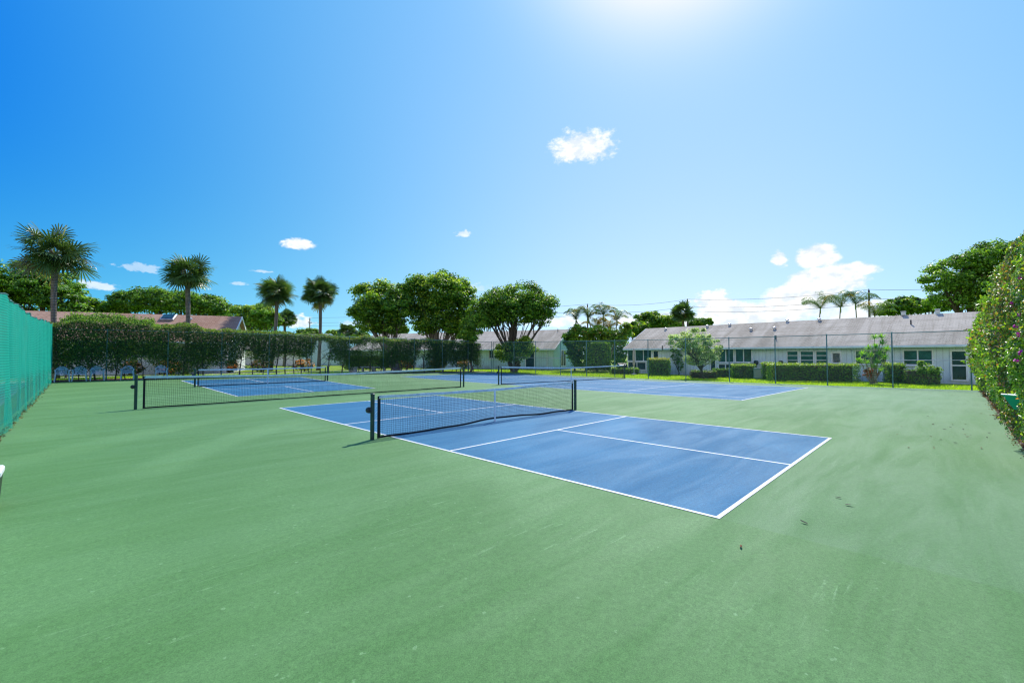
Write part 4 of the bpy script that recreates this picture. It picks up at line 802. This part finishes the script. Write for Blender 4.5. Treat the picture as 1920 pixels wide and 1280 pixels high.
# ------------------------------------------------------------------ houses
def unit(v): v = np.array(v, float); return v/np.linalg.norm(v)
UP = np.array([0, 0, 1.])
class House:
    """gabled row house. R0, R1: the two ends of the ridge on plan; half: eave to ridge on plan; side +1 puts the camera on the side of nrm"""
    def __init__(s, name, label, R0, R1, zr, ze, half, roofm, wallm, g=0., inset=.5, back=None):
        R0 = np.array([*R0, 0.]); R1 = np.array([*R1, 0.]); s.d = unit(R1-R0); n = np.array([-s.d[1], s.d[0], 0]);
        if n@(CAM*[1, 1, 0]-R0) < 0: n = -n
        s.n = n; s.R0 = R0; s.L = np.linalg.norm(R1-R0); s.ze = ze; s.zr = zr; s.half = half; s.inset = inset; s.g = g
        s.W0 = R0+n*(half-inset); s.t = thing(name, label, 'house', (R0+R1)/2+UP*g)
        ov = .35; E0 = R0-s.d*ov; E1 = R1+s.d*ov
        def slope(sg):
            a = [E0+n*half*sg+UP*ze, E1+n*half*sg+UP*ze, E1+UP*zr, E0+UP*zr]; sl_ = math.hypot(half, zr-ze)
            return a, [(0, 0), (s.L+2*ov, 0), (s.L+2*ov, sl_), (0, sl_)]
        V = []; uv = []
        for sg in (1, -1): a, u_ = slope(sg); V += a; uv += u_
        th = UP*.10; V2 = [v-th for v in V]; allV = V+V2; F_ = [(0, 1, 2, 3), (4, 5, 6, 7), (8, 9, 10, 11), (12, 13, 14, 15)]
        s.roof = addmesh('roof', allV, np.array(F_), roofm, s.t, uv=uv+uv)
        m = MB(); sl = unit(n*half+UP*(ze-zr))
        for E in (E0, E1):
            sgn = 1 if E is E1 else -1
            for sg in (1, -1):
                d2 = unit(n*half*sg+UP*(ze-zr)); ln = math.hypot(half, zr-ze); nn_ = np.cross(s.d, d2); c = E+UP*zr+d2*ln/2+s.d*sgn*.02-UP*.085; m.box(c, (ln, .04, .2), [d2, s.d, unit(np.cross(d2, s.d))])
        m.build('bargeboard', M['trim'], s.t)
        m = MB(); m.box((E0+E1)/2+n*(half+.05)+UP*(ze-.09), (s.L+2*ov, .11, .15), [s.d, n, UP], .02); m.build('gutter', M['trim_mint'], s.t)
        a = s.W0; b = s.W0+s.d*s.L; c = b-n*2*(half-inset); d_ = a-n*2*(half-inset); zt = ze+(zr-ze)*inset/half-.12
        V = []; Fc = []; uv = []
        for i, (p, q) in enumerate(((a, b), (b, c), (c, d_), (d_, a))):
            k = len(V); ll = np.linalg.norm(q-p); V += [p+UP*(g-.3), q+UP*(g-.3), q+UP*zt, p+UP*zt]; Fc.append((k, k+1, k+2, k+3)); uv += [(0, -.3), (ll, -.3), (ll, zt-g), (0, zt-g)]
            if i in (1, 3):
                mid = (p+q)/2+UP*(zr-.12); k = len(V); V += [p+UP*zt, q+UP*zt, mid]; Fc.append((k, k+1, k+2)); uv += [(0, zt-g), (ll, zt-g), (ll/2, zr-g)]
        s.wall = addmesh('wall', V, Fc, wallm, s.t, uv=uv)
    def plane(s, px, py, off=0.):
        """where a sight line meets the front wall -> (distance along wall, height)"""
        r = ray(px, py); P0 = s.W0+s.n*off; k = ((P0-CAM)@s.n)/(r@s.n); p = CAM+r*k; return (p-s.W0)@s.d, p[2]
    def spx(s, px): return s.plane(px, 665)[0]
    def opening(s, name, px0, px1, y0, y1, ncol=1, nrow=1, glassm='glass_dark', fr=.06, sill=True, mull=.045, gap=.0, framem='trim'):
        a, zt = s.plane(px0, y0); b, zb = s.plane(px1, y1); zt = h_y(s, px0, px1, y0); zb = h_y(s, px0, px1, y1)
        if a > b: a, b = b, a
        return s.opening_at(name, a, b, zb, zt, ncol, nrow, glassm, fr, sill, mull, framem)
    def opening_at(s, name, a, b, zb, zt, ncol, nrow, glassm, fr, sill, mull, framem='trim', O=None, d=None, n=None):
        O = s.W0 if O is None else O; d = s.d if d is None else d; n = s.n if n is None else n
        ax = [d, n, UP]; P = lambda x, z, o=0: O+d*x+n*o+UP*z
        m = MB(); W = b-a; H = zt-zb
        m.box(P((a+b)/2, zt-fr/2, .03), (W, .09, fr), ax); m.box(P((a+b)/2, zb+fr/2, .03), (W, .09, fr), ax); m.box(P(a+fr/2, (zt+zb)/2, .03), (fr, .088, H-2*fr), ax); m.box(P(b-fr/2, (zt+zb)/2, .03), (fr, .088, H-2*fr), ax)
        for i in range(1, ncol): m.box(P(a+W*i/ncol, (zt+zb)/2, .025), (mull*1.6, .07, H-2*fr), ax)
        for j in range(1, nrow): m.box(P((a+b)/2, zb+H*j/nrow, .02), (W-2*fr, .05, mull), ax)
        if sill: m.box(P((a+b)/2, zb-.03, .06), (W+.12, .16, .055), ax, .01)
        w_ = m.build(name, M[framem], s.t)
        g = MB(); g.add([P(a+fr*.5, zb+fr*.5, .006), P(b-fr*.5, zb+fr*.5, .006), P(b-fr*.5, zt-fr*.5, .006), P(a+fr*.5, zt-fr*.5, .006)], [(0, 1, 2, 3)]); g.build('pane', M[glassm], w_)
        return w_
    def on_roof(s, px, py):
        nn_ = unit(np.cross(s.d, s.n*s.half+UP*(s.ze-s.zr))); P0 = s.R0+UP*s.zr; r = ray(px, py); k = ((P0-CAM)@nn_)/(r@nn_); return CAM+r*k
def h_y(s, px0, px1, y):
    return s.plane((px0+px1)/2, y)[1]

# long house on the right
H1 = House('long_house', 'long single storey pale blue house with a grey shingle roof at the right', (35.3, -18.0), (37.75, 15.6), 4.66, 2.36, 4.4, M['roof_grey'], M['wall_blue'], -.05)
W_ = H1
W_.opening('window', 1177, 1222.5, 655.5, 677, 3, 1, 'glass_green'); W_.opening('porch_screen', 1178, 1212, 678.5, 693, 2, 1, 'interior', sill=False)
W_.opening('window', 1225, 1235.5, 657, 674, 1, 1, 'glass_dark'); W_.opening('window', 1260, 1270, 672, 677, 1, 1, 'glass_dark', sill=False)
W_.opening('window', 1290, 1320, 658, 679, 3, 1, 'glass_dark')
W_.opening('door', 1331, 1344, 656, 700, 1, 1, 'glass_dark', .1, False)
W_.opening('window', 1346, 1377, 652.5, 679.5, 2, 1, 'glass_green'); W_.opening('window', 1378.5, 1411, 652.5, 679, 2, 1, 'glass_green'); W_.opening('porch_screen', 1347, 1375, 682, 696, 2, 1, 'interior', sill=False)
W_.opening('window', 1475, 1498, 657.5, 684, 1, 3, 'glass_green'); W_.opening('window', 1500, 1527, 657.5, 684, 1, 3, 'glass_green'); W_.opening('window', 1529, 1553, 657.5, 684, 1, 3, 'glass_green')
W_.opening('door', 1558, 1579, 658.5, 700, 1, 1, 'trim', .12, False); W_.opening('window', 1560.5, 1576.5, 661, 681, 1, 1, 'glass_dark', .05)
W_.opening('window', 1603, 1664, 656, 683, 2, 1, 'glass_dark')
W_.opening('window', 1692, 1751, 655, 685, 2, 1, 'glass_green', .08); 
a_, zt_ = W_.plane(1696, 658)
W_.opening('screen_door', 1781, 1816, 656, 714, 1, 2, 'glass_dark', .09, False, .08)
for px in (1437, 1416, 1600):
    s_, _ = W_.plane(px, 665); P = W_.W0+W_.d*s_+W_.n*.06; m = MB(); m.tube([P+W_.n*.4+UP*2.26, P+W_.n*.36+UP*2.16, P+UP*2.0, P+UP*0], .04, 6); m.build('downspout', M['trim_mint'], W_.t)
def vent(H, px, py, kind=0, size=.2):
    p = H.on_roof(px, py); m = MB()
    if kind == 0:
        m.tube([p-UP*.1, p+UP*size*.6], size*.4, 10); m.tube([p+UP*size*.55, p+UP*size*.9, p+UP*size*1.15], [size*.75, size*.68, size*.2], 12)
    elif kind == 1: m.tube([p-UP*.1, p+UP*.32], .045, 8)
    else: m.box(p+UP*.12, (size*1.3, size*1.2, .26), [H.d, H.n, UP], .02); m.box(p+UP*.27, (size*1.6, size*1.5, .05), [H.d, H.n, UP], .02)
    m.build('roof_vent', M['metal'] if kind != 1 else M['dark_metal'], H.roof)
for px, py, k in [(1248, 617, 0), (1326, 612, 0), (1368, 609, 0), (1408, 618, 0), (1452, 616, 0), (1476, 602, 0), (1536, 600, 0), (1694, 590, 2), (1758, 586, 2), (1708, 607, 1), (1455, 635, 1), (1242, 653, 1)]: vent(H1, px, py+1, k)
# middle house
H2 = House('gabled_house', 'pale teal house with grey roof, its gable end facing the palms', (37.4, 26.9), (26.6, 56.5), 5.0, 2.42, 5.6, M['roof_grey'], M['wall_teal'], .1)
n_ = -H2.d; c0 = H2.W0; dg = -H2.n            # gable wall runs away from the front corner
def gpt(px, py): r = ray(px, py); k = ((c0-CAM)@n_)/(r@n_); p = CAM+r*k; return (p-c0)@dg, p[2]
a, zt = gpt(1050.5, 655); b_, zb = gpt(1060.5, 687); H2.opening_at('door', a, b_, zb, zt, 2, 1, 'glass_dark', .14, False, .05, 'trim', c0, dg, n_)
H2.opening('window', 917, 927, 656, 672, 2, 1, 'glass_dark'); H2.opening('window', 928, 938, 656, 672, 1, 1, 'glass_green'); H2.opening('door', 985, 1003, 655, 690, 1, 1, 'interior', .08, False); H2.opening('window', 945, 957, 657, 675, 2, 1, 'glass_dark')
s_, _ = H2.plane(1026, 665); P = H2.W0+H2.d*s_+H2.n*.06; m = MB(); m.tube([P+H2.n*.42+UP*2.3, P+H2.n*.3+UP*2.2, P+UP*2.0, P], .04, 6); m.build('downspout', M['trim'], H2.t)
vent(H2, 1046, 621, 1); vent(H2, 936, 630, 1)
# roofs further left of the same row
H3 = House('grey_roof_house', 'grey roofed house half hidden by the joined crown trees', (20.5, 60.0), (8.0, 92.0), 5.0, 2.5, 5.5, M['roof_grey'], M['wall_white'], 0.)
# brown roofed house on the left
H4 = House('brown_roof_house', 'white house with a brown shingle roof and skylight behind the left hedge', (2.9, 37.6), (-18.0, 46.5), 5.2, 2.75, 4.6, M['roof_brown'], M['wall_white'], 0., .45)
for px0, px1 in ((150, 185), (210, 232), (262, 290), (345, 372), (392, 410)): H4.opening('window', px0, px1, 640, 668, 2, 1, 'glass_dark')
p = H4.on_roof(316, 597); sl = unit(H4.n*H4.half+UP*(H4.ze-H4.zr)); nn_ = unit(np.cross(H4.d, sl)); nn_ = nn_ if nn_[2] > 0 else -nn_
m = MB(); m.box(p+nn_*.09, (.95, 1.0, .2), [H4.d, sl, nn_], .03); sk = m.build('skylight', M['metal'], H4.roof); m = MB(); m.box(p+nn_*.205, (.8, .85, .05), [H4.d, sl, nn_], .02); 
o = m.build('skylight_pane', M['glass_dark'], H4.t)
vent(H4, 355, 602, 0, .3)
# gable face of the brown roofed house: pale mint upper wall with louvre
cg = H4.R0-H4.d*(-0.0); m = MB(); m.box(H4.R0-H4.d*.03+UP*4.35, (.5, .05, .55), [H4.n, H4.d, UP]); m.build('gable_vent', M['trim_mint'], H4.t)

# ------------------------------------------------------------------ poles and cables
def pole(label, px, z, H, arm=True):
    b = ground_at(px, z); t = thing('utility_pole', label, 'pole', b, 'wooden utility poles'); m = MB(); m.tube([b, b+UP*H*.5, b+UP*H], [.17, .15, .12], 10); m.build('pole', M['wood_pole'], t, smooth=True)
    ln = unit(np.array([.6, -.8, 0])); cr = np.array([-ln[1], ln[0], 0])
    m = MB(); m.box(b+UP*(H-1.15), (1.6, .1, .12), [cr, ln, UP], .01); m.build('crossarm', M['wood_pole'], t)
    for h, o in ((H+.05, 0.), (H-1.0, .6), (H-1.0, -.6)):
        m = MB(); q = b+UP*h+cr*o; m.tube([q-UP*.1, q, q+UP*.1, q+UP*.16], [.03, .055, .05, .02], 8); m.build('insulator', M['dark_metal'], t)
    m = MB(); m.tube([b+UP*(H-2.3)+cr*.25, b+UP*(H-1.5)+cr*.25], .16, 10); 
    if arm: m.build('transformer', M['metal'], t)
    return b
PO = [pole('utility pole at the far left distance, right of the leaning palm', 580, 112, 11, False), pole('utility pole rising above the feather palm clump', 1102, 82, 11, False), pole('utility pole in line with the left end of the long roof', 1290, 74, 11, True), pole('utility pole nearest, above the right part of the long roof', 1632, 62.5, 11, False), pole('utility pole hidden behind the large layered tree', 1990, 53, 11, False)]
for nm, h, off, lab in (('power_line', 11.1, 0, 'highest of the overhead power cables'), ('power_line', 9.9, .6, 'middle overhead power cable'), ('power_line', 9.1, -.2, 'third overhead power cable from the top'), ('power_line', 6.0, .1, 'lowest overhead power cable, just above the roofs')):
    m = MB()
    for a, b in zip(PO[:-1], PO[1:]):
        s = np.linspace(0, 1, 15)[:, None]; q = (a+UP*h)*(1-s)+(b+UP*h)*s; q[:, 2] -= (.55*4*s*(1-s))[:, 0]; q[:, :2] += off*.7; m.tube(q, .024, 5)
    tag(m.build(nm, M['wire'], None), lab, 'cable', 'overhead power cables')

# ------------------------------------------------------------------ chairs
def make_chair():
    t = thing('plastic_chair', 'x', 'chair', (0, 0, 0), 'plastic armchairs along the back hedge')
    m = MB(); n = 9; u = np.linspace(-1, 1, n)
    def srf(f, nu, nv, th=.012):
        U = np.linspace(-1, 1, nu); W = np.linspace(0, 1, nv); V = np.array([f(a, b) for b in W for a in U]); F1 = [(j*nu+i, j*nu+i+1, (j+1)*nu+i+1, (j+1)*nu+i) for j in range(nv-1) for i in range(nu-1)]
        dx = np.zeros_like(V); V2 = V-np.array([0, 0, th]); k = len(V); F2 = [tuple(k+q for q in f[::-1]) for f in F1]
        edge = [(i, i+1) for i in range(nu-1)]+[((nv-1)*nu+i+1, (nv-1)*nu+i) for i in range(nu-1)]+[((j+1)*nu, j*nu) for j in range(nv-1)]+[(j*nu+nu-1, (j+1)*nu+nu-1) for j in range(nv-1)]
        return np.concatenate([V, V2]), F1+F2+[(b, a, a+k, b+k) for a, b in edge]
    m.add(*srf(lambda a, b: (a*.235, -.22+.44*b, .43+.02*a*a-.015*b-.02*(b < .05)), 9, 7)); m.build('seat', M['plastic'], t, smooth=False)
    m = MB()     # back: rim hoop with slats
    hoop = [np.array([.25*cos(a), .20+.06*sin(a)+.06*sin(a), .60+.24*sin(a)]) for a in np.linspace(-.25, pi+.25, 19)]; m.tube(hoop, .017, 8)
    for i in range(-4, 5):
        x = i*.047; zt = .60+.24*math.sqrt(max(0, 1-(x/.25)**2)); yt = .20+.12*math.sqrt(max(0, 1-(x/.25)**2)); m.box((x, (.225+yt)/2, (.44+zt)/2), (.027, .01, math.hypot(zt-.44, yt-.225)), [(1, 0, 0), unit([0, zt-.44, -(yt-.225)]), unit([0, yt-.225, zt-.44])])
    m.box((0, .29, .70), (.40, .012, .05)); m.build('backrest', M['plastic'], t)
    for sx in (-1, 1):
        m = MB(); m.tube([(sx*.25, .20, .56), (sx*.295, .08, .645), (sx*.30, -.10, .655), (sx*.285, -.20, .62), (sx*.265, -.225, .5)], [.018, .022, .024, .022, .018], 8); m.build('armrest', M['plastic'], t, smooth=True)
        for sy in (-1, 1):
            m = MB(); top_ = np.array([sx*.255, -.22 if sy < 0 else .21, .52 if sy < 0 else .6]); bt = np.array([sx*.30, -.27 if sy < 0 else .30, 0]); m.tube([bt, (top_+bt)/2, top_], [.016, .021, .026], 6); m.build('leg', M['plastic'], t)
    return t
def copy_tree(o, parent=None):
    c = o.copy(); COL.objects.link(c); c.parent = parent
    for ch in o.children: copy_tree(ch, c)
    return c
ch0 = make_chair(); first = True
for (x, y, rz, lab) in [(-8.12, 26.85, .06, 'pale plastic armchair closest to the green netting'), (-7.42, 26.95, -.08, 'pale plastic armchair second from the green netting'), (-6.68, 26.95, .05, 'pale plastic armchair in the middle of the row'), (-5.35, 26.8, -.15, 'pale plastic armchair fourth from the green netting, by a fence post'), (-3.75, 26.75, -.05, 'pale plastic armchair alone, just left of the back net post')]:
    c = ch0 if first else copy_tree(ch0); first = False; c.location = (x, y, float(gz(x, y))+.008); c.rotation_euler = (0, 0, rz); c['label'] = lab

# ------------------------------------------------------------------ small things
def cooler():
    b = G(-8.66, -.55); t = thing('cooler_box', 'black box with a rounded white lid cut off by the left edge', 'cooler', b); m = MB(); V = []
    for z, w_, d_ in ((0, .235, .20), (.05, .245, .21), (.34, .262, .23)): V += [b+[sx*w_, sy*d_, z] for sx, sy in ((-1, -1), (1, -1), (1, 1), (-1, 1))]
    m.add(V, [(0, 3, 2, 1)]+[(k*4+i, k*4+(i+1) % 4, (k+1)*4+(i+1) % 4, (k+1)*4+i) for k in (0, 1) for i in range(4)]+[(8, 9, 10, 11)]); m.build('body', M['black_plastic'], t)
    m = MB(); m.box(b+[0, 0, .39], (.55, .48, .085), None, .02); m.build('lid', M['white_plastic'], t)
    m = MB(); m.tube([b+[-.16, .24, .3], b+[-.16, .27, .25], b+[.16, .27, .25], b+[.16, .24, .3]], .01, 6); m.build('handle', M['black_plastic'], t)
cooler()
def tub():
    # a bright green trough hooked on the fence in the hedge
    c = at(1925, 750, 7.0); t = thing('green_trough', 'bright green plastic trough with pale rim poking from the hedge', 'trough', c); ux = unit([1, .0, 0]); uy = np.array([0, 1., 0]); zt = h_at(741, 7.0); H = .225
    pr = CAM+ray(1897, 741)*7.15; x1 = pr[0]; y1 = pr[1]
    L = .85; D = .34; ctr = np.array([x1-.0, y1-D/2, 0]); m = MB(); V = []
    # outline: top long, bottom shorter (sloping ends)
    a = unit(np.array([-.45, -.55, 0])*[1, 1, 0]); b2 = np.array([-a[1], a[0], 0]); o = np.array([x1, y1, 0])
    def ring(z, i0, w_): return [o+a*i0+b2*w_+UP*z, o+a*(L-i0)+b2*w_+UP*z, o+a*(L-i0)-b2*w_+UP*z, o+a*i0-b2*w_+UP*z]
    V = ring(zt, .0, .17)+ring(zt-H, .10, .11)+ring(zt, .012, .158)+ring(zt-H+.012, .108, .10)
    Fc = [(4, 5, 6, 7)]+[(i, (i+1) % 4, 4+(i+1) % 4, 4+i) for i in range(4)]+[(8+i, 8+(i+1) % 4, 12+(i+1) % 4, 12+i) for i in range(4)]+[(12, 13, 14, 15)]+[(i, (i+1) % 4, 8+(i+1) % 4, 8+i) for i in range(4)]
    m.add(V, Fc); m.build('body', M['green_plastic'], t); r = ring(zt+.004, -.006, .176); m = MB(); m.tube(r+[r[0]], .013, 6); m.build('rim', M['rim_plastic'], t)
    e = o+a*(L*.5)-UP*0; m = MB()
    for f in (.2, .6): p = o+a*L*f-b2*.15+UP*(zt-.02); p2 = o+a*L*f+b2*.15+UP*(zt-.02); q = p if p[1] < p2[1] else p2; m.tube([q, q+np.array([0, -.25, .05]), np.array([q[0], -9.72, q[2]+.05])], .008, 6)
    m.build('hook', M['dark_metal'], t)
tub()
b = G(9.9, 24.95+.35); b = ground_at(663, 36.5); t = thing('planter', 'small concrete tub behind the fence by the gap in the hedge', 'planter', b); m = MB(); m.tube([b, b+UP*.05, b+UP*.5, b+UP*.56, b+UP*.56], [.24, .27, .33, .36, .30], 16); m.build('pot', M['concrete'], t)
for i, (px, lab) in enumerate([(690, 'low concrete bench behind the hedge, left one'), (712, 'low concrete bench behind the hedge, right one')]):
    b = ground_at(px, 40); t = thing('bench', lab, 'bench', b, 'concrete benches behind the hedge'); ax = [AR, AH, UP]; m = MB(); m.box(b+UP*.43, (1.3, .4, .07), ax, .01); m.build('seat', M['concrete'], t)
    for sx in (-.45, .45): m = MB(); m.box(b+AR*sx+UP*.19, (.12, .34, .4), ax); m.build('leg', M['concrete'], t)
# closed parasol and covered grill by the porch, pots
b = ground_at(1188.5, 42); zt = h_at(653, 42); t = thing('closed_parasol', 'closed beige parasol standing in front of the porch windows', 'parasol', b)
m = MB(); m.tube([b, b+UP*(zt-b[2])], .022, 8); m.build('pole', M['trim'], t); m = MB(); m.tube([b+UP*.75, b+UP*1.0, b+UP*1.7, b+UP*(zt-b[2]-.12), b+UP*(zt-b[2]-.02)], [.05, .12, .13, .09, .03], 9); m.build('canopy', M['canvas'], t); m = MB(); m.tube([b, b+UP*.07, b+UP*.1], [.24, .22, .05], 14); m.build('base', M['concrete'], t)
b = ground_at(1166, 43.5); t = thing('covered_grill', 'black covered grill at the left corner of the long house', 'grill', b); m = MB(); m.box(b+UP*.38, (1.0, .6, .76), [AR, AH, UP], .06); m.build('cabinet', M['black_plastic'], t)
m = MB(); q = b+UP*.76; m.tube([q-AR*.5, q-AR*.42, q+AR*.42, q+AR*.5], [.1, .27, .27, .1], 14); m.build('hood', M['black_plastic'], t); m = MB(); m.tube([q-AR*.3-AH*.3+UP*.1, q+AR*.3-AH*.3+UP*.1], .02, 6); m.build('handle', M['metal'], t)
b = ground_at(1425, 34.6); t = thing('air_conditioner', 'grey air conditioning unit between two clipped hedges', 'air conditioner', b); m = MB(); m.box(b+UP*.42, (.75, .75, .84), [H1.d, H1.n, UP], .03); m.build('casing', M['fence_steel'], t)
m = MB(); [m.box(b+UP*(.12+.06*i)+H1.n*.385, (.66, .02, .02), [H1.d, H1.n, UP]) for i in range(11)]; m.build('grille', M['metal'], t); m = MB(); m.tube([b+UP*.84, b+UP*.87], .28, 18); m.build('fan_guard', M['dark_metal'], t)
for px, z, lab in ((1420, 36.6, 'dark urn beside the wall above the air conditioner'), (1466, 34.3, 'small dark ornament against the wall left of the louvred windows')):
    s_, _ = H1.plane(px, 665); b = H1.W0+H1.d*s_+H1.n*.3; b[2] = -.05; t = thing('garden_urn', lab, 'urn', b, 'urns by the long house'); m = MB(); m.tube([b, b+UP*.9], .05, 8); m.build('stand', M['dark_metal'], t); m = MB(); m.tube([b+UP*.9, b+UP*1.0, b+UP*1.2, b+UP*1.3], [.06, .16, .18, .12], 12); m.build('bowl', M['dark_metal'], t)
# fallen leaves lying on the court
def leaf_obj():
    V = np.array([(-.05, 0, .004), (-.02, .02, .012), (.03, .018, .010), (.055, 0, .018), (.03, -.018, .012), (-.02, -.022, .008), (0, 0, .003)]); return V, [(0, 6, 1), (1, 6, 2), (2, 6, 3), (3, 6, 4), (4, 6, 5), (5, 6, 0)]
lv, lf = leaf_obj(); lo1 = addmesh('fallen_leaf', lv, lf, M['dry_leaf']); lo2 = addmesh('fallen_leaf', lv, lf, M['dry_leaf_dark']); made = [False, False]
spots = []
for i in range(44): x = 3+19*rng.random()**1.3; spots.append((x, -9.1+abs(rng.normal(0, .8))+.12))
for i in range(7): spots.append((rng.uniform(-4.5, 6), rng.uniform(-8.0, -7)))
for i in range(4): spots.append((rng.uniform(-5, 14), rng.uniform(-6, 8)))
for i in range(14): y = rng.uniform(5, 26); spots.append((LX(y)+.25+abs(rng.normal(0, .5)), y))
for i, (x, y) in enumerate(spots):
    dk = rng.random() < .4; src = lo2 if dk else lo1
    o = src.copy() if made[dk] else src
    if made[dk]: COL.objects.link(o)
    made[dk] = True; o.location = (x, y, float(gz(x, y))+.009); o.rotation_euler = (rng.normal(0, .1), rng.normal(0, .1), rng.uniform(0, 6.3)); sc_ = rng.uniform(.35, .9)*(1 if y < -6 else .8); o.scale = (sc_, sc_*rng.uniform(.6, 1), sc_)
    tag(o, 'dark curled dead leaf lying on the green court' if dk else 'brown dry leaf lying on the green court', 'leaf', 'dark fallen leaves on the court' if dk else 'brown fallen leaves on the court')
def litter():
    n = 4200; x = rng.uniform(1.4, 24, n); y = -9.5+np.abs(rng.normal(0, .10, n))+.15*(vnoise(np.stack([x*.8, x*0, x*0], 1), 4)-.3)+.0*x; n2 = 1500; yl = rng.uniform(-9, 27, n2); xl = LX(yl)+np.abs(rng.normal(0, .07, n2))+.0
    n3 = 2500; xb = rng.uniform(-8.9, 22, n3); yb = np.interp(xb, [-9, 22], [27.1, 24.75])+rng.normal(0, .14, n3); X = np.concatenate([x, xl, xb]); Y = np.concatenate([y, yl, yb]); P = np.stack([X, Y, gz(X, Y)+.012+rng.random(len(X))*.015], 1)
    N_ = np.array([0, 0, 1.])+rng.normal(0, .35, (len(X), 3)); V, Fc = leaf_arrays(P, N_, rng.uniform(.03, .075, len(X)), .5, .3); c = tints(len(X), [(.10, .055, .035), (.07, .045, .03), (.2, .13, .08), (.04, .032, .025)], (3, 3, 1.2, 2))
    tag(addmesh('leaf_litter', V, Fc, M['leaf'], colors=np.repeat(c, 4, 0)), 'dry brown leaf litter along the foot of the hedges and netting', 'leaf litter', kind='stuff')
litter()
psheet('soil', [(1.2, -10.2), (24.1, -10.2), (24.1, -9.28), (1.2, -9.30)], 24, 1, .005, M['mulch'])
